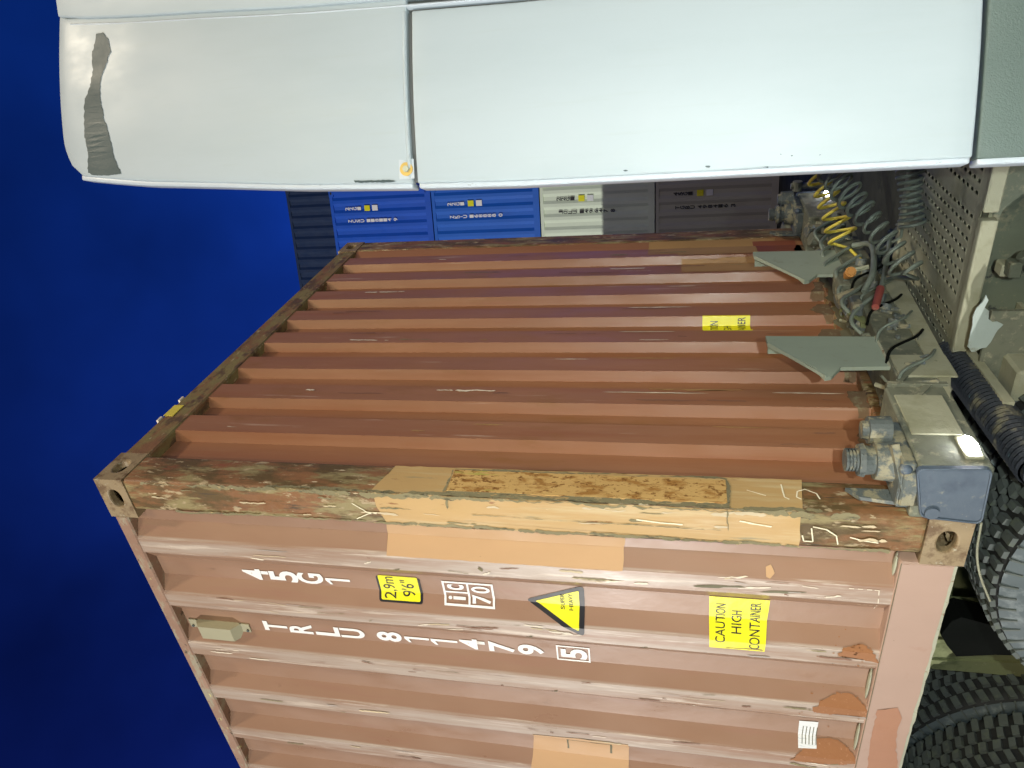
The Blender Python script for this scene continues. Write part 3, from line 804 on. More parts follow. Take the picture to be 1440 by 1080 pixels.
# ------------------------------------------------------------------ wheels
def make_tyre_parts(parent, Rr=.54, Wd=.30, dirty=True):
    # lathe about the y axis, outer face at y = 0, inner face y = Wd
    prof = [(.30, .02), (.33, .004), (.40, -.008), (.455, -.006), (.495, .006), (.518, .028), (.522, .05), (.522, .25), (.518, .272), (.495, .294), (.455, .306), (.40, .308), (.33, .296), (.30, .28)]
    def lathe(pr, n=72, close=False):
        bm = bmesh.new(); rings = []
        for i in range(n):
            a = 2 * math.pi * i / n
            rings.append([bm.verts.new((r * math.cos(a), y, r * math.sin(a))) for r, y in pr])
        for i in range(n):
            A, B = rings[i], rings[(i + 1) % n]
            for j in range(len(pr) - 1): bm.faces.new((A[j], A[j + 1], B[j + 1], B[j]))
            if close: bm.faces.new((A[-1], A[0], B[0], B[-1]))
        bmesh.ops.recalc_face_normals(bm, faces=bm.faces)
        return bm
    ty = link('tyre', lathe(prof, close=True), M['tyre'], parent, True)
    link('sidewall', lathe([(.335, .001), (.40, -.0105), (.455, -.009), (.490, .001), (.512, .010)]), M['wall'], ty, True)
    bm = bmesh.new(); n = 66
    for row, (ya, yb) in enumerate(((.022, .072), (.082, .122), (.132, .168), (.178, .218), (.228, .278))):
        for i in range(n):
            a = 2 * math.pi * (i + (.5 if row % 2 else 0)) / n; da = 2 * math.pi / n * (.33 if row in (0, 4) else .30) * random.uniform(.85, 1.08)
            r1 = Rr - (.010 if row in (0, 4) else 0)
            vs = []
            sk = .25 * da * (1 if row < 2 else -1)
            for r in (.515, r1):
                for (s, y) in ((-1, ya), (1, ya), (1, yb), (-1, yb)):
                    aa = a + s * da * (1 if r < .52 else .86) + (sk if y == yb else -sk)
                    vs.append(bm.verts.new((r * math.cos(aa), y, r * math.sin(aa))))
            for f in ((4, 5, 6, 7), (0, 1, 5, 4), (1, 2, 6, 5), (2, 3, 7, 6), (3, 0, 4, 7)): bm.faces.new([vs[k] for k in f])
    # shoulder bars
    for yy, s in ((.0, -1), (.30, 1)):
        for i in range(n):
            a = 2 * math.pi * (i + random.uniform(-.1, .1)) / n; da = .006
            vs = []
            for aa in (a - da, a + da):
                for r, y in ((.47, yy + s * .001), (.515, yy - s * .012), (.47, yy + s * .009), (.512, yy - s * .002)):
                    vs.append(bm.verts.new((r * math.cos(aa), y, r * math.sin(aa))))
            for f in ((2, 3, 7, 6), (0, 2, 6, 4), (1, 3, 2, 0), (5, 7, 6, 4), (1, 5, 7, 3)): bm.faces.new([vs[k] for k in f])
    bmesh.ops.recalc_face_normals(bm, faces=bm.faces)
    link('tread', bm, M['lugs'], ty)
    rim = link('rim', lathe([(.305, .275), (.305, .02), (.29, .012), (.275, .03), (.25, .06), (.22, .07), (.12, .07), (.11, .03), (.06, .02), (.001, .02)], 40), M['rim'], parent, True)
    return ty
tractor = empty('semi_tractor', 'white tractor unit with dusty chassis in front of the brown container', 'truck')
wheel = bpy.data.objects.new('wheel', None); COL.objects.link(wheel); wheel.parent = tractor
# two-level rule: thing > part > sub-part, so the wheel's pieces hang from one mesh
bpy.data.objects.remove(wheel)
def wheel_proto(parent):
    ty = make_tyre_parts(parent)
    for ch in list(parent.children):
        if ch.name.startswith('rim') : ch.parent = ty
    return ty
proto = wheel_proto(tractor)
proto.name = 'wheel'
def place_wheel(x, y, flip=False, parent=tractor, rot=0):
    w = copy_tree(proto, parent)
    w.location = (x, y, GZ + .565)
    w.scale = (1.055, 1, 1.055)
    w.rotation_euler = (0, rot, math.pi if flip else 0)
    return w
AX1, AX2 = -.34, -1.90
proto.location = (AX1 + .02, .10, GZ + .565); proto.scale = (1.055, 1, 1.055)
for x_, y_, f_ in ((AX1, .45, 0), (AX2, .15, 0), (AX2, .48, 0), (AX1, 2.32, 1), (AX1, 1.99, 1), (AX2, 2.32, 1), (AX2, 1.99, 1), (3.35, .14, 0), (3.35, 2.30, 1)):
    place_wheel(x_, y_, f_, rot=random.random())

# ------------------------------------------------------------------ trailer
trailer = empty('container_trailer', 'dusty skeletal trailer chassis carrying the brown container', 'trailer')
YB0, YB1 = -.018, 2.456
link('bolster', bx(.006, .185, YB0 + .012, YB1 - .012, .0, .125, bev=.004), M['grime'], trailer)
# near part of the front beam, deeper, and its end box
link('bolster_end', bx(.006, .190, YB0 + .006, .40, -.004, .178, bev=.006), M['grime'], trailer)
link('bolster_end', bx(.006, .190, 2.04, YB1 - .006, -.004, .178, bev=.006), M['grime'], trailer)
def cap(yc, s):
    pts = []
    for x_, z_ in roundp([(.008, -.002), (.197, .008), (.190, .190), (.022, .155)], .02): pts.append((x_, yc, z_))
    return prism(pts, (0, s * .012, 0))
c1 = link('end_plate', cap(YB0 - .006, 1), M['bluegrey'], trailer)
c1['label'] = 'blue grey end plate of the front beam'
link('end_plate', cap(YB1 + .006, -1), M['bluegrey'], trailer)
bm = bmesh.new()
cyl(bm, (.040, YB0 - .006, .128), (.040, YB0 - .014, .128), .019, n=20); link('end_bolt', bm, M['bluegrey'], c1, False)
# weld frame round the end plate
pts = [(x_, YB0 - .008, z_) for x_, z_ in roundp([(.010, .0), (.195, .010), (.188, .188), (.024, .153)], .02)]
tube(pts + [pts[0]], .003, name='weld_bead', mat=M['bluegrey'], parent=c1)
# front face clutter of the bolster near the lamp
link('mounting_plate', bx(.191, .197, .13, .34, .03, .165, bev=.002), M['grimelight'], trailer)
link('mounting_plate', bx(.186, .200, .40, .415, -.002, .17), M['grime'], trailer)
link('mounting_plate', bx(.186, .194, .46, .60, -.05, .12, bev=.002), M['grimelight'], trailer)
# lower lip: folded skirt under the beam
bm = prism([(.185, .33, .01), (.185, 1.30, .01), (.185, 1.24, -.07), (.185, .52, -.045)], (.006, 0, 0))
link('skirt_plate', bm, M['grimelight'], trailer)
link('skirt_plate', bx(.05, .184, .55, 1.3, -.03, -.02), M['grime'], trailer)
# twist lock assembly at the near end
def twist(y, s, nm='twist_lock'):
    bm = bmesh.new()
    box(bm, .03, .185, y - .05, y + .16, .178, .215, bev=.008, seg=2)
    o = link(nm, bm, M['lock'], trailer)
    bm = bmesh.new(); cyl(bm, (.12, y + .05, .215), (.12, y + .05, .262), .060, .055, 22); link('lock_collar', bm, M['lock'], o, False)
    bm = bmesh.new(); cyl(bm, (.12, y + .05, .262), (.12, y + .05, .290), .040, .044, 20); cyl(bm, (.12, y + .05, .290), (.12, y + .05, .305), .050, .046, 20)
    link('lock_nut', bm, M['lock'], o)
    bm = bmesh.new()
    for k in range(4): cyl(bm, (.12, y + .05, .306 + k * .009), (.12, y + .05, .312 + k * .009), .034, n=16)
    cyl(bm, (.12, y + .05, .30), (.12, y + .05, .338), .028, n=16)
    link('threaded_end', bm, M['lock'], o)
    bm = bmesh.new(); cyl(bm, (.185, y + .11, .215), (.185, y + .11, .275), .042, .040, 18); cyl(bm, (.185, y + .11, .275), (.185, y + .11, .292), .030, .026, 14); link('lock_collar', bm, M['lock'], o)
    bm = prism([(.02, y - .03, .176), (.02, y + .03, .176), (.02, y + .03, .33), (.02, y - .01, .30)], (.012, 0, 0)); link('guide_plate', bm, M['lock'], o)
    bm = bmesh.new(); bmesh.ops.create_uvsphere(bm, u_segments=14, v_segments=8, radius=.017, matrix=Matrix.Translation((.165, y - .045, .205))); link('grease_nipple', bm, M['bluegrey'], o, True)
    bm = bmesh.new(); bar(bm, (.09, y - .05, .20), (.20, y + .02, .225), .03, .02); link('lever', bm, M['lock'], o)
    bm = bmesh.new(); box(bm, .045, .16, y - .062, y - .048, .150, .21, bev=.005); link('bracket', bm, M['lock'], o)
    return o
twist(.05, 1); twist(2.26, 1)
# LED marker lamps
def led(y):
    lamp = link('marker_lamp', bx(.190, .200, y - .050, y + .050, .012, .060, bev=.004, seg=2), M['grimelight'], trailer)
    bm = bmesh.new()
    bmesh.ops.create_uvsphere(bm, u_segments=16, v_segments=10, radius=1, matrix=Matrix.Translation((.205, y, .036)) @ Matrix.Diagonal((.010, .042, .019, 1)))
    link('lamp_lens', bm, M['led'], lamp, True)
led(.070); led(2.372)
# front stops (grey upright plates with a nose)
def stop(y_r, w, z0, z1):
    x_ = .162
    pr = [(y_r, z0), (y_r + .008, z1), (y_r - .05, z1 - .002), (y_r - w - .01, z0 + .245), (y_r - w - .075, z0 + .225), (y_r - w - .068, z0 + .205), (y_r - w - .005, z0 + .165), (y_r - w, z0)]
    o = link('front_stop', prism([(x_, a, z) for a, z in pr], (.014, 0, 0)), M['mast'], trailer)
    link('stop_flange', bx(x_ - .055, x_, y_r - .004, y_r + .006, z0, z1 - .01), M['mast'], o)
    b_ = bmesh.new(); bar(b_, (x_ + .013, y_r - .052, z1 - .004), (x_ + .013, y_r - w - .070, z0 + .222), .004, .012, (1, 0, 0)); link('folded_edge', b_, M['mast'], o)
    tube([(x_ + .012, y_r - w, z0 + .012), (x_ + .014, y_r - w * .5, z0 + .010), (x_ + .012, y_r, z0 + .012)], .006, name='weld_bead', mat=M['weld'], parent=o)
    return o
stop(.765, .215, .115, .500)
stop(1.615, .27, .075, .478)
# coupling hardware between the stops
gl = M['grime']
for y in (.82, .95, 1.04, 1.16, 1.28, 1.40, 1.72, 1.86, 2.0):
    b_ = bmesh.new(); hh = random.uniform(.03, .09)
    cyl(b_, (.10 + random.uniform(0, .06), y, .12), (.10 + random.uniform(0, .06), y + random.uniform(-.02, .02), .125 + hh), random.uniform(.018, .034), n=12)
    link('pipe_fitting', b_, M['lock'] if random.random() < .6 else gl, trailer)
    b_ = bmesh.new(); cyl(b_, (.186, y, .06), (.215, y + .01, .055), .022, n=12)
    link('hose_coupling', b_, M['lock'], trailer)
for k in range(8):
    y = .85 + k * .13
    pts = spline([(.12, y, .13), (.16 + .03 * random.random(), y + .06, .17 + .03 * random.random()), (.19, y + .15, .13), (.21, y + .22, .05)], 6)
    tube(pts, .008, name='air_pipe', mat=M['ghose'], parent=trailer)
for k in range(46):
    y = random.choice((random.uniform(.40, .56), random.uniform(.78, 1.36), random.uniform(.78, 1.36), random.uniform(1.62, 2.05))); x_ = random.uniform(.03, .17); t_ = random.random(); b_ = bmesh.new(); r_ = random.uniform(.006, .02)
    if t_ < .35: cyl(b_, (x_, y, .122), (x_, y, .125 + random.uniform(.01, .05)), r_, r_ * .9, random.choice((6, 12)))
    elif t_ < .65: bar(b_, (x_, y, .13), (x_ + random.uniform(-.03, .03), y + random.uniform(-.07, .07), .125 + random.uniform(.0, .06)), .012, .008)
    else: box(b_, x_, x_ + .03, y, y + random.uniform(.02, .05), .12, .125 + random.uniform(.01, .04), bev=.003)
    link('small_fitting', b_, M[random.choice(('lock', 'grime', 'grimelight', 'olivefit'))], trailer)
for k in range(14):
    y = random.uniform(.36, 1.3); b_ = bmesh.new(); cyl(b_, (.19, y, random.uniform(.0, .1)), (.199, y, random.uniform(.0, .1)), .008, n=6)
    link('bolt', b_, M['lock'], trailer)
for k in range(6):
    y = .42 + .15 * k
    tube(spline([(.17, y, .135), (.205, y + .05, .11), (.215, y + .12, .02), (.19, y + .22, -.03)], 6), .005, name='electric_lead', mat=M['blackplastic'] if k % 2 else M['ghose'], parent=trailer)
link('junction_box', bx(.10, .19, 1.20, 1.34, .125, .175, bev=.008, seg=2), M['grime'], trailer)
link('valve_block', bx(.12, .20, .98, 1.07, .125, .165, bev=.006), M['lock'], trailer)
for y in (.30, .43):
    b_ = bmesh.new(); bar(b_, (.19, y, .13), (.195, y + .12, .04), .02, .006, (1, 0, 0)); link('bracket', b_, gl, trailer)
# gooseneck rails, cross members, landing legs, axle group
for y in (.72, 1.64): link('main_rail', bx(-11.9, .006, y, y + .06, -.14, -.004), M['grime'], trailer)
for k in range(12):
    link('cross_member', bx(-11.6 + k * .95, -11.5 + k * .95, .78, 1.64, -.12, -.006), M['grime'], trailer)
for y in (.35, 1.98):
    link('landing_leg', bx(-3.6, -3.48, y, y + .12, GZ + .08, -.12), M['grime'], trailer)
    link('landing_foot', bx(-3.67, -3.41, y - .06, y + .18, GZ, GZ + .02), M['grime'], trailer)
for x_ in (-9.0, -10.3, -11.6):
    for y_, f_ in ((.02, 0), (.34, 0), (2.42, 1), (2.10, 1)): place_wheel(x_, y_, f_, trailer, random.random())
    b_ = bmesh.new(); cyl(b_, (x_, .3, GZ + .535), (x_, 2.1, GZ + .535), .07, n=14); link('axle', b_, M['grime'], trailer)
    for y in (.74, 1.66): link('spring_hanger', bx(x_ - .1, x_ + .1, y, y + .05, GZ + .55, -.14), M['grime'], trailer)

# ------------------------------------------------------------------ tractor chassis
ZD = -.15
for y in (.87, 1.60): link('frame_rail', bx(-2.6, 3.6, y, y + .07, ZD - .30, ZD - .035, bev=.004), M['darkgrime'], tractor)
for y in (.87, 1.60): link('frame_flange', bx(-2.6, 3.6, y - .03, y + .08, ZD - .035, ZD - .025), M['grimelight'], tractor)
# slotted deck plate with real slots
def deck(x0, x1, y0, y1, z, nx, ny):
    bm = bmesh.new()
    sx, sy = (x1 - x0) / nx, (y1 - y0) / ny
    for i in range(nx):
        for j in range(ny):
            a, b_ = x0 + i * sx, y0 + j * sy
            if i in (0, nx - 1) or j in (0, ny - 1) or i % 9 == 8:
                bm.faces.new([bm.verts.new(p) for p in ((a, b_, z), (a + sx, b_, z), (a + sx, b_ + sy, z), (a, b_ + sy, z))]); continue
            c, d = a + sx / 2, b_ + sy / 2; rx, ry = sx * .17, sy * .34
            o = [bm.verts.new((a, b_, z)), bm.verts.new((a + sx, b_, z)), bm.verts.new((a + sx, b_ + sy, z)), bm.verts.new((a, b_ + sy, z))]
            q = [bm.verts.new((c + rx * u, d + ry * v, z + .0012)) for u, v in ((-1, -.8), (0, -1.05), (1, -.8), (1, .8), (0, 1.05), (-1, .8))]
            for f in ((o[0], o[1], q[2], q[1], q[0]), (o[1], o[2], q[3], q[2]), (o[2], o[3], q[5], q[4], q[3]), (o[3], o[0], q[0], q[5])): bm.faces.new(f)
    bmesh.ops.remove_doubles(bm, verts=bm.verts, dist=1e-5)
    bmesh.ops.recalc_face_normals(bm, faces=bm.faces)
    if bm.faces[0].normal.z < 0: bmesh.ops.reverse_faces(bm, faces=bm.faces)
    return bm
dk = link('deck_plate', deck(-.10, 1.10, .84, 1.62, ZD, 30, 17), M['grimelight'], tractor)
md = dk.modifiers.new('thickness', 'SOLIDIFY'); md.thickness = .003
link('deck_edge', bx(-.10, .58, .800, .838, ZD - .045, ZD + .006, bev=.006, seg=2), M['grimelight'], tractor)
link('deck_edge', bx(.60, 1.10, .815, .838, ZD - .045, ZD + .002, bev=.004), M['grimelight'], tractor)
link('deck_edge', bx(-.10, 1.10, 1.625, 1.68, ZD - .045, ZD + .012, bev=.006), M['grimelight'], tractor)
link('deck_support', bx(-.05, 1.05, .90, 1.58, ZD - .27, ZD - .25), M['grime'], tractor)
# things hung on the near side of the chassis
b_ = bmesh.new(); cyl(b_, (.62, .62, ZD - .33), (.28, .60, ZD - .33), .125, n=28)
bmesh.ops.create_uvsphere(b_, u_segments=28, v_segments=10, radius=1, matrix=Matrix.Translation((.28, .60, ZD - .33)) @ Matrix.Diagonal((.05, .124, .124, 1)))
smooth_angle(link('air_tank', b_, M['tank'], tractor))
b_ = bmesh.new(); cyl(b_, (1.15, .60, ZD - .36), (.68, .60, ZD - .36), .13, n=28); smooth_angle(link('air_tank', b_, M['grime'], tractor))
link('battery_box', bx(.62, 1.25, .40, .80, ZD - .40, ZD - .20, bev=.01), M['darkgrime'], tractor)
for k in range(22):
    x_, y_ = random.uniform(.30, 1.05), random.uniform(.55, .80); z_ = ZD - random.uniform(.08, .20); b_ = bmesh.new(); t_ = random.random()
    if t_ < .4: box(b_, x_, x_ + random.uniform(.03, .10), y_, y_ + random.uniform(.02, .06), z_, z_ + random.uniform(.01, .05), bev=.004)
    elif t_ < .7: cyl(b_, (x_, y_, z_), (x_ + random.uniform(-.05, .05), y_, z_ + random.uniform(.02, .06)), random.uniform(.008, .022), n=12)
    else: bar(b_, (x_, y_, z_), (x_ + random.uniform(.08, .2), y_ + random.uniform(-.04, .04), z_), .014, .010)
    link('chassis_fitting', b_, M[random.choice(('grime', 'darkgrime', 'olivefit', 'grimelight'))], tractor)
link('side_bracket', bx(.20, .26, .45, .86, ZD - .20, ZD - .185), M['grimelight'], tractor)
link('valve_box', bx(.02, .14, .58, .72, ZD - .28, ZD - .12, bev=.01), M['grimelight'], tractor)
link('torn_film', prism([tuple(on(px, py, 1, .70)) for px, py in [(px_ + random.uniform(-2, 2), py_ + random.uniform(-2, 2)) for px_, py_ in ((1388, 415), (1382, 425), (1374, 434), (1370, 447), (1368, 460), (1364, 472), (1362, 488), (1368, 493), (1374, 496), (1380, 491), (1387, 487), (1393, 480), (1398, 468), (1404, 463), (1411, 455), (1404, 452), (1396, 454), (1388, 447), (1393, 438), (1386, 432), (1391, 424))]], (0, .004, 0)), M['whiteflake'], tractor)
link('torn_film_backing', bx(-.02, .30, .706, .72, -.50, -.20), M['grime'], tractor)
# cross bar that carries the mudguard
p0, p1 = on(1336, 462, 2, -.20), on(1418, 572, 2, -.20)
b_ = bmesh.new(); bar(b_, p0, p1, .035, .03); link('mudguard_bar', b_, M['grimelight'], tractor)
# ribbed bellows beside the drive wheel
q0, q1 = on(1336, 498, 2, -.17), on(1462, 662, 2, -.20)
b_ = bmesh.new(); v = q1 - q0
for k in range(34):
    a = q0 + v * (k / 34); c = q0 + v * ((k + .5) / 34); d = q0 + v * ((k + 1) / 34)
    cyl(b_, a, c, .056, .061, 20, False); cyl(b_, c, d, .061, .056, 20, False)
cyl(b_, q0 - v.normalized() * .02, q0, .05, n=16); cyl(b_, q1, q1 + v.normalized() * .02, .05, n=16)
link('air_bellows', b_, M['rib'], tractor)
# wheel suspension seen between the tyres
for y in (.80,):
    b_ = bmesh.new()
    for k in range(5): bar(b_, (AX1 - .15, y - .05, GZ + .60 + k * .022), (AX2 + .15, y - .05, GZ + .60 + k * .022), .08, .018)
    link('leaf_spring', b_, M['blackplastic'], tractor)
b_ = prism([tuple(on(a, c, 1, .46)) for a, c in ((1323, 893), (1338, 874), (1352, 868), (1412, 884), (1436, 922), (1400, 921), (1345, 923), (1332, 908))], (0, .10, 0)); link('spring_bracket', b_, M['blackplastic'], tractor)
for x_ in (AX1, AX2):
    b_ = bmesh.new(); cyl(b_, (x_, .3, GZ + .535), (x_, 2.1, GZ + .535), .09, n=16)
    bmesh.ops.create_uvsphere(b_, u_segments=20, v_segments=12, radius=.22, matrix=Matrix.Translation((x_, 1.22, GZ + .535)))
    link('drive_axle', b_, M['grime'], tractor)
for x_, y in ((-.80, .72), (-1.02, .72)):
    tube(spline([(x_, y, -.20), (x_ - .05, y + .02, -.4), (x_ + .08, y, -.62), (x_, y, -.9)], 8), .012, name='brake_hose', mat=M['ghose'], parent=tractor)
# wheel arch edge strip beside the near tyre (thin pale plastic)
pts = [on(1380, 735, 1, .05), on(1374, 775, 1, .05), on(1378, 808, 1, .05), on(1392, 845, 1, .05)]
tube(spline([(p.x, p.y, p.z) for p in pts], 6), .0035, name='mudguard_edge', mat=M['grimelight'], parent=tractor)
M['olive'] = mat('olive_dusty_plate', (.20, .22, .10), .85, vary=.2, bump=.4, layers=[((.10, .12, .05), .5, .65, (7, 7, 7)), ((.3, .3, .17), .62, .7, (20, 20, 20))])
link('inner_plate', bx(-1.9, -.35, .80, .822, -.95, -.19, bev=.004), M['olive'], tractor)
link('hanger_plate', bx(-1.36, -.93, .60, .62, -1.0, -.10, bev=.004), M['olive'], tractor)
for k in range(3):
    b_ = bmesh.new(); bar(b_, (-1.30 + .13 * k, .595, -.25), (-1.24 + .13 * k, .595, -.95), .022, .012, (0, 1, 0)); link('hanger_rib', b_, M['olive'], tractor)
# fifth wheel
b_ = bmesh.new(); cyl(b_, (-.95, 1.22, -.17), (-.95, 1.22, -.13), .48, n=40); link('fifth_wheel', b_, M['lock'], tractor)

# ------------------------------------------------------------------ cab
DIR = Vector((.917, .40, 0)).normalized(); NRM = Vector((DIR.y, -DIR.x, 0))      # outward, toward the viewer
def edge(z):                           # rear edge of the side fairing
    P = [(-.2, 1.006, 0), (1.2, 1.007, 0), (1.47, 1.013, .003), (1.8, 1.022, .018), (2.06, 1.034, .042), (2.3, 1.042, .070), (2.45, 1.050, .10), (2.55, 1.055, .125), (2.62, 1.070, .165), (2.66, 1.10, .23)]
    for a, b_ in zip(P[:-1], P[1:]):
        if z <= b_[0]:
            t = max(0, (z - a[0]) / (b_[0] - a[0])); return Vector((a[1] + (b_[1] - a[1]) * t, a[2] + (b_[2] - a[2]) * t, z))
    return Vector((P[-1][1], P[-1][2], z))
def fairing(name, s0, s1, zb, zt, m, th=.03, ns=14, nz_=24, inset=0, round_top=False, bulge=.012, parent=tractor):
    """curved shell: s along the panel, z up; s0/s1/zt may be functions"""
    f = lambda q, *a: q(*a) if callable(q) else q
    bm = bmesh.new(); gr = []
    for j in range(nz_ + 1):
        row = []
        for i in range(ns + 1):
            u = i / ns; v = j / nz_
            s = f(s0, 0) + (f(s1, 0) - f(s0, 0)) * u
            top = f(zt, s); z = zb + (top - zb) * v
            e = edge(z)
            tt = max(0, (z - 1.2) / 1.3)
            p = e + DIR * (s * (1 + .0 * tt)) + NRM * (bulge * math.sin(math.pi * min(1, u)) - inset)
            row.append(p)
        gr.append(row)
    F_ = [[bm.verts.new(p) for p in r] for r in gr]
    B_ = [[bm.verts.new(p - NRM * th) for p in r] for r in gr]
    for j in range(nz_):
        for i in range(ns):
            bm.faces.new((F_[j][i], F_[j][i + 1], F_[j + 1][i + 1], F_[j + 1][i]))
            bm.faces.new((B_[j][i], B_[j + 1][i], B_[j + 1][i + 1], B_[j][i + 1]))
    for j in range(nz_):
        for i in (0, ns): bm.faces.new((F_[j][i], F_[j + 1][i], B_[j + 1][i], B_[j][i]))
    for i in range(ns):
        for j in (0, nz_): bm.faces.new((F_[j][i], F_[j][i + 1], B_[j][i + 1], B_[j][i]))
    bmesh.ops.recalc_face_normals(bm, faces=bm.faces)
    o = link(name, bm, m, parent)
    md = o.modifiers.new('bevel', 'BEVEL'); md.width = .005; md.segments = 3; md.limit_method = 'ANGLE'; md.angle_limit = R(50)
    o.data.polygons.foreach_set('use_smooth', [True] * len(o.data.polygons))
    return o
def top_line(s):
    z = 2.625 - .10 * s
    if s < .09: z -= .09 * (1 - math.sqrt(max(0, 1 - ((.09 - s) / .09) ** 2)))
    return z
SF = .412
low = fairing('side_fairing', 0, SF, .205, 1.462, M['cab'])
upf = fairing('upper_side_fairing', 0, SF + .03, 1.474, top_line, M['cab'], nz_=30, ns=24)
# return flange along the rear edge
fairing('rear_flange', -.012, .004, .207, 1.460, M['cabedge'], th=.05, ns=1, inset=.006, bulge=0)
fairing('rear_flange', -.012, .004, 1.476, 2.55, M['cabedge'], th=.05, ns=1, inset=.006, bulge=0)
fairing('seam_rubber', .004, SF, 1.459, 1.477, M['rubber'], th=.02, nz_=1, inset=.010)
# raised lip above the joint
fairing('joint_lip', .006, SF, 1.474, 1.486, M['cab'], th=.012, nz_=2, inset=-.004)
# gap and the cab wall beyond it
fairing('gap_seal', SF - .004, SF + .035, .21, 2.53, M['rubber'], th=.02, ns=2, inset=.020)
fairing('gap_trim', SF + .006, SF + .018, .21, 2.53, M['cabedge'], th=.02, ns=2, inset=.006)
fairing('cab_side', SF + .026, 1.05, -.10, 2.575, M['cab'], th=.04, inset=-.010)
# lower skirt: grained grey plastic
M['grain'] = mat('grained_grey_plastic', (.085, .118, .105), .6, vary=.06, bump=.5, bscale=260, layers=[((.07, .095, .08), .62, .7, (5, 5, 5))])
fairing('lower_skirt', -.004, SF + .25, -.12, .196, M['grain'], th=.04, nz_=6)
fairing('skirt_edge', -.016, 0.0, -.12, .194, M['cabedge'], th=.05, ns=1, inset=.004, bulge=0)
# body of the cab behind the fairings
link('cab_body', bx(1.62, 3.9, .42, 2.05, -.45, 2.45, bev=.08, seg=4), M['cab'], tractor)
link('cab_rear_wall', bx(1.58, 1.62, .44, 2.03, -.40, 2.40, bev=.01), M['cab'], tractor)
link('windscreen', bx(3.9, 3.915, .50, 1.97, 1.0, 1.9, bev=.005), M['blackplastic'], tractor)
link('bumper', bx(3.75, 4.0, .12, 2.35, -1.0, -.45, bev=.05, seg=3), M['grain'], tractor)
for o_, xx in ((link('side_fairing', bx(1.0, 1.6, 2.28, 2.32, .2, 2.45, bev=.01), M['cab'], tractor), 0),): pass
link('fuel_tank', bx(1.35, 2.5, .30, .84, -.95, -.42, bev=.08, seg=3), M['tank'], tractor)
# brass coloured bolt in its recess
def on_panel(px, py, off=.0):          # meets the plane of the fairing
    d = ray(px, py); e = edge(1.3)
    t = (NRM.dot(e + NRM * off) - NRM.dot(CAM)) / NRM.dot(d)
    return CAM + d * t
from mathutils.bvhtree import BVHTree
def on_mesh(objs, px, py, off):
    best = None
    for o in objs:
        t = BVHTree.FromPolygons([v.co.copy() for v in o.data.vertices], [tuple(p.vertices) for p in o.data.polygons])
        h, n_, i, d = t.ray_cast(CAM, ray(px, py).normalized())
        if h and (best is None or d < best[0]): best = (d, h + NRM * off)
    return best[1] if best else on_panel(px, py, off)
bp = on_mesh([upf], 572, 238, 0)
b_ = bmesh.new(); cyl(b_, bp - NRM * .004, bp + NRM * .004, .017, n=20); pl = link('fixing_washer', b_, M['brass'], tractor)
b_ = bmesh.new(); cyl(b_, bp + NRM * .004, bp + NRM * .010, .0085, n=6); link('bolt_head', b_, M['weld'], pl)
b_ = bmesh.new(); q = DIR * .024; u_ = Vector((0, 0, .020))
for a_, c_ in ((-1, -1), (1, -1), (1, 1), (-1, 1)):
    pass
b_.faces.new([b_.verts.new(bp + NRM * .0015 + q * a_ + u_ * c_) for a_, c_ in ((-1, -1), (1, -1), (1, 1), (-1, 1))]); link('fixing_plate', b_, M['cabedge'], tractor)
# worn-off paint on the upper fairing
def panel_patch(name, pix, m, objs, amp=.0, off=.0016, step=3):
    pts = []
    for (a, c), (d, e) in zip(pix, pix[1:] + pix[:1]):
        n_ = max(1, int(math.hypot(d - a, e - c) / step))
        for i in range(n_): t = i / n_; pts.append((a + (d - a) * t + random.uniform(-amp, amp), c + (e - c) * t + random.uniform(-amp, amp)))
    bm = bmesh.new()
    f = bm.faces.new([bm.verts.new((p[0], p[1], 0)) for p in pts])
    bmesh.ops.triangulate(bm, faces=[f])
    lo = min(p[1] for p in pts); hi = max(p[1] for p in pts); k = lo + 8
    while k < hi:
        bmesh.ops.bisect_plane(bm, geom=bm.verts[:] + bm.edges[:] + bm.faces[:], plane_co=(0, k, 0), plane_no=(0, 1, 0), dist=1e-4); k += 8
    trees = objs
    for v in bm.verts:
        v.co = on_mesh(trees, v.co.x, v.co.y, off)
    bmesh.ops.recalc_face_normals(bm, faces=bm.faces)
    return link(name, bm, m, tractor)
panel_patch('worn_patch', [(145, 46), (153, 56), (156, 72), (148, 95), (142, 110), (141, 135), (146, 165), (154, 190), (161, 222), (171, 244), (150, 247), (130, 246), (124, 243), (124, 215), (119, 190),
                           (119, 142), (127, 122), (131, 98), (130, 76), (136, 48)], M['scuff'], [upf], .8)['label'] = 'long dark worn streak near the top of the fairing'
panel_patch('worn_patch', [(498, 254), (548, 253), (560, 255), (540, 257), (500, 257)], M['scuff'], [upf], .5)
for px, py, r_ in ((1078, 236, 4), (995, 234, 3), (1113, 219, 1.5), (1098, 217, 1), (880, 240, 2.5), (1153, 218, 1.2)):
    panel_patch('chip', [(px + r_ * random.uniform(.6, 1.6) * math.cos(a), py + r_ * random.uniform(.3, .8) * math.sin(a)) for a in [k * math.pi / 3 for k in range(6)]], M['scuff'], [low], .2)

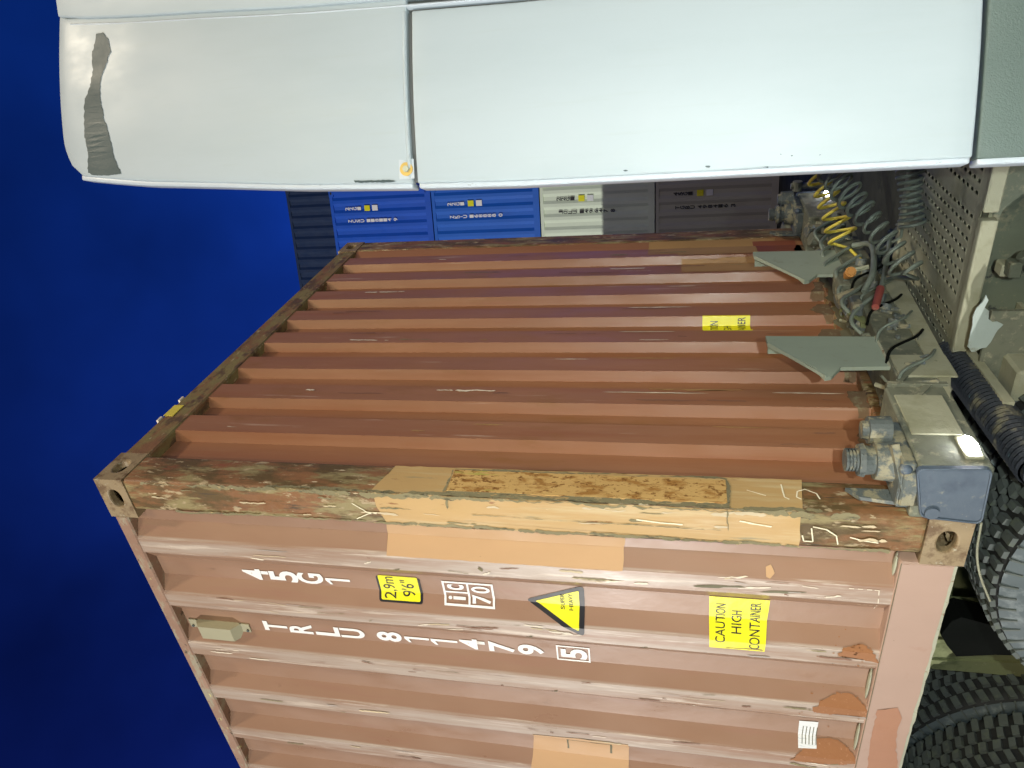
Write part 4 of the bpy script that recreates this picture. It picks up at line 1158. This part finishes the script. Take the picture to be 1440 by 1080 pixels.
# ------------------------------------------------------------------ coiled hoses
def coil(path, turns, rad, r, name, m, label, lead=(), tail=(), parent=None, rad2=None):
    c = spline(path, 20); n = int(turns * 22)
    # frame along the path
    out = []
    L_ = [0]
    for a, b_ in zip(c[:-1], c[1:]): L_.append(L_[-1] + (b_ - a).length)
    T = L_[-1]; nrm_ = None
    for k in range(n + 1):
        s = T * k / n
        i = max(j for j in range(len(L_)) if L_[j] <= s + 1e-9); i = min(i, len(c) - 2)
        t = (s - L_[i]) / max(1e-9, L_[i + 1] - L_[i]); p = c[i].lerp(c[i + 1], t)
        d = (c[i + 1] - c[i]).normalized()
        if nrm_ is None: nrm_ = d.orthogonal().normalized()
        nrm_ = (nrm_ - d * nrm_.dot(d)).normalized(); bn = d.cross(nrm_)
        a = 2 * math.pi * turns * k / n
        ra = rad + ((rad2 or rad) - rad) * k / n
        a += .15 * math.sin(k * .09 + rad * 99)
        ra *= 1 + .12 * math.sin(k * .037 + 1) + .05 * math.sin(k * .11)
        out.append(p + (nrm_ * math.cos(a) + bn * math.sin(a)) * ra)
    o = tube([Vector(p) for p in lead] + out + [Vector(p) for p in tail], r, 8, name, m, parent)
    return tag(o, label, 'hose', 'coiled hoses between tractor and trailer')
# behind the fairing the hoses end at couplings on the cab's rear wall
ya, yb = CAM + ray(1186, 338) * 3.25, CAM + ray(1150, 248) * 3.25
coil([ya, (ya + yb) / 2 + Vector((0, 0, -.01)), yb, yb + (yb - ya) * .22], 6.5, .052, .0072, 'coiled_hose', M['yhose'], 'yellow coiled air hose stretched beside the grey hose', lead=[(.20, 1.42, .05), ya + Vector((-.04, .0, -.03))], tail=[(1.3, 1.9, .35), (1.58, 1.9, .35)])
ga, gb = on(1279, 385, 0, .33), on(1165, 240, 0, .62)
gm = on(1232, 320, 0, .46)
coil([ga, gm, gb, gb + (gb - gm) * .4], 13.5, .046, .0072, 'coiled_hose', M['ghose'], 'dark grey coiled hose drooping over the slotted deck', lead=[(.20, 1.20, .02), (.25, 1.12, .0), ga + Vector((-.02, 0, -.03))], tail=[(1.3, 1.7, .25), (1.58, 1.7, .25)])
ca, cb = on(1283, 318, 0, .38), on(1279, 236, 0, .60)
coil([ca, (ca + cb) / 2, cb, cb + (cb - ca) * .6], 15, .040, .0068, 'coiled_hose', M['ghose'], 'dark coiled cable hanging straight at the edge of the slotted deck', lead=[(.20, 1.5, -.02), ca + Vector((-.05, .02, .03))], tail=[(1.3, 1.5, .15), (1.58, 1.5, .15)])
for i, y in enumerate((1.9, 1.7, 1.5)):
    b_ = bmesh.new(); cyl(b_, (1.56, y, (.35, .25, .15)[i]), (1.585, y, (.35, .25, .15)[i]), .03, n=14); link('hose_coupling', b_, M['lock'], tractor)
# plugs on the trailer
def plug(p, m, r=.022, l=.05, nm='coupling_plug', d=(.6, -.8, 0)):
    b_ = bmesh.new(); p = Vector(p); d = Vector(d).normalized()
    cyl(b_, p - d * .02, p + d * l * .4, r, r * 1.05, 16); cyl(b_, p + d * l * .4, p + d * l * .5, r * .8, r * .7, 16); cyl(b_, p - d * .06, p - d * .02, r * .6, r * .6, 12)
    return link(nm, b_, m, trailer)
pp = on(1195, 384, 0, .24); plug(pp, M['orangeplug'], .020)['label'] = 'orange coupling cap beside the far stop'
b_ = bmesh.new(); bar(b_, pp + Vector((0, .02, 0)), on(1222, 375, 0, .26), .012, .012); link('coupling_arm', b_, M['tank'], trailer)
pr0, pr1 = on(1231, 432, 0, .24), on(1238, 406, 0, .25)
b_ = bmesh.new(); cyl(b_, pr0, pr1, .013, .015, 14); link('red_plug', b_, M['redplug'], trailer)
tube(spline([pr1, on(1242, 392, 0, .26), on(1248, 360, 0, .27), on(1252, 330, 0, .30)], 8), .009, name='plug_lead', mat=M['ghose'], parent=trailer)
tube(spline([on(1200, 345, 0, .24), on(1225, 345, 0, .27), on(1228, 380, 0, .27), on(1215, 410, 0, .22)], 10), .012, name='air_pipe', mat=M['ghose'], parent=trailer)
# dark drum (far-side reservoir on the tractor) behind the yellow hose
dc = on(1150, 300, 0, .05)
b_ = bmesh.new(); cyl(b_, dc + Vector((-.25, .25, 0)), dc + Vector((-.05, .05, 0)), .17, .17, 32)
bmesh.ops.create_uvsphere(b_, u_segments=32, v_segments=10, radius=1, matrix=Matrix.Translation(dc + Vector((-.05, .05, 0))) @ Matrix.Rotation(R(-45), 4, 'Z') @ Matrix.Diagonal((.05, .17, .17, 1)))
smooth_angle(link('reservoir', b_, M['grime'], trailer))
b_ = bmesh.new(); a0 = on(1112, 262, 0, .0); cyl(b_, a0, a0 + Vector((0, 0, -.25)), .02, n=10); cyl(b_, a0 + Vector((-.03, 0, -.04)), a0 + Vector((.03, 0, -.04)), .03, n=12); link('reservoir_bracket', b_, M['tank'], trailer)

# unseen container block, added to keep the floodlight off the lower far stack
nb = bx(-25.6, -13.4, 0, 2.438, 0, 2.896, bev=.02)
nq = link('floodlight_blocker', nb, M['side']); tag(nq, 'unseen brown container block added behind the near one to shade the far stack', 'container')
# ------------------------------------------------------------------ far stacks of containers
TH = R(102.6)
SD = Vector((-math.sin(TH), math.cos(TH), 0)); SN = Vector((SD.y, -SD.x, 0))  # along the face, and out of its back
if SN.dot(Vector((0, 1, 0))) < 0: SN = -SN
FOOT = Vector((-3.357, 14.446, GZ)) - SD * .42
def far_container(label, m, level, back=0, words=None, ink=None, h=2.59, group='containers stacked behind the truck', Ln=6.058):
    """local: x along the visible side from its right end, y into the box, z up"""
    t = bpy.data.objects.new('stacked_container', None); COL.objects.link(t); t.empty_display_size = .3
    t.matrix_world = Matrix(((SD.x, SN.x, 0, 0), (SD.y, SN.y, 0, 0), (0, 0, 1, 0), (0, 0, 0, 1)))
    t.location = FOOT + SN * back + Vector((0, 0, level * 2.595))
    tag(t, label, 'container', group)
    P = [(.12, .04)]; x_ = .20
    while x_ < Ln - .35: P += [(x_, .04), (x_ + .07, .004), (x_ + .14, .004), (x_ + .21, .04)]; x_ += .295
    P += [(Ln - .12, .04)]
    bm = bmesh.new()
    for (a, b2), (c, d) in zip(P[:-1], P[1:]):
        bm.faces.new([bm.verts.new(p) for p in ((a, b2, .15), (c, d, .15), (c, d, h - .08), (a, b2, h - .08))])
    bmesh.ops.remove_doubles(bm, verts=bm.verts, dist=1e-5)
    r = bmesh.ops.extrude_face_region(bm, geom=bm.faces[:])
    for v in [g_ for g_ in r['geom'] if isinstance(g_, bmesh.types.BMVert)]: v.co.y += .003
    bmesh.ops.recalc_face_normals(bm, faces=bm.faces)
    link('side_panel', bm, m, t)
    link('body', bx(.03, Ln - .03, .06, 2.40, .04, h - .03), m, t)
    for z0_, z1_ in ((.01, .15), (h - .085, h - .01)): link('side_rail', bx(.17, Ln - .17, .0, .055, z0_, z1_), m, t)
    for a in (0.002, Ln - .122): link('corner_post', bx(a, a + .12, .002, .12, .118, h - .118), m, t)
    for a in (0, Ln - .178):
        for z_ in (0, h - .118):
            c_ = link('corner_casting', bx(a, a + .178, -.003, .162, z_, z_ + .118, bev=.006), m, t)
            bm = bmesh.new(); bmesh.ops.create_uvsphere(bm, u_segments=12, v_segments=6, radius=1, matrix=Matrix.Translation((a + .089, -.003, z_ + .059)) @ Matrix.Diagonal((.035, .003, .026, 1)))
            link('casting_hole', bm, M['black'], c_)
    def prof(a): return interp(P, a)
    def stroke(s, xc, zt, zb, w, mm, bold=.02):
        bm = text_bm(s, xc + w / 2, xc - w / 2, zb, zt, bold)     # mirrored axis: +x runs left in view
        for v in bm.verts: v.co.y = .0 - .004
        bmesh.ops.recalc_face_normals(bm, faces=bm.faces)
        return link('letter', bm, mm, t)
    if words:
        A_, B_ = words
        z = 2.20
        for ch in A_:
            stroke(ch, .47, z, z - .095, .075, ink); z -= .105
        z -= .08
        for nm, mm in (('height_sticker', 'yellow'), ('transport_mark', 'white' if ink is M['white'] else 'clear')):
            link(nm, bx(.405, .535, -.006, -.003, z - .14, z), M[mm], t); z -= .20
        z = 2.16
        for ch in B_:
            if ch == ' ': z -= .05; continue
            stroke(ch, .765, z, z - .095, .07, ink); z -= .108
    return t
far_container('pale container at the foot of the far stack, in shade', M['farcream_shade'], 0, words=('45G1', 'TGBU 498416 3'), ink=M['black'])
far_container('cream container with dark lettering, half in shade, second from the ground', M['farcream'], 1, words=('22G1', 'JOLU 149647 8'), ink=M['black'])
far_container('blue container directly on the cream one', M['farblue2'], 2, words=('22G1', 'ZKTU 168888 0'), ink=M['white'])
far_container('blue container on top of the front stack', M['farblue'], 3, words=('22G1', 'ZCSU 118114 9'), ink=M['white'])
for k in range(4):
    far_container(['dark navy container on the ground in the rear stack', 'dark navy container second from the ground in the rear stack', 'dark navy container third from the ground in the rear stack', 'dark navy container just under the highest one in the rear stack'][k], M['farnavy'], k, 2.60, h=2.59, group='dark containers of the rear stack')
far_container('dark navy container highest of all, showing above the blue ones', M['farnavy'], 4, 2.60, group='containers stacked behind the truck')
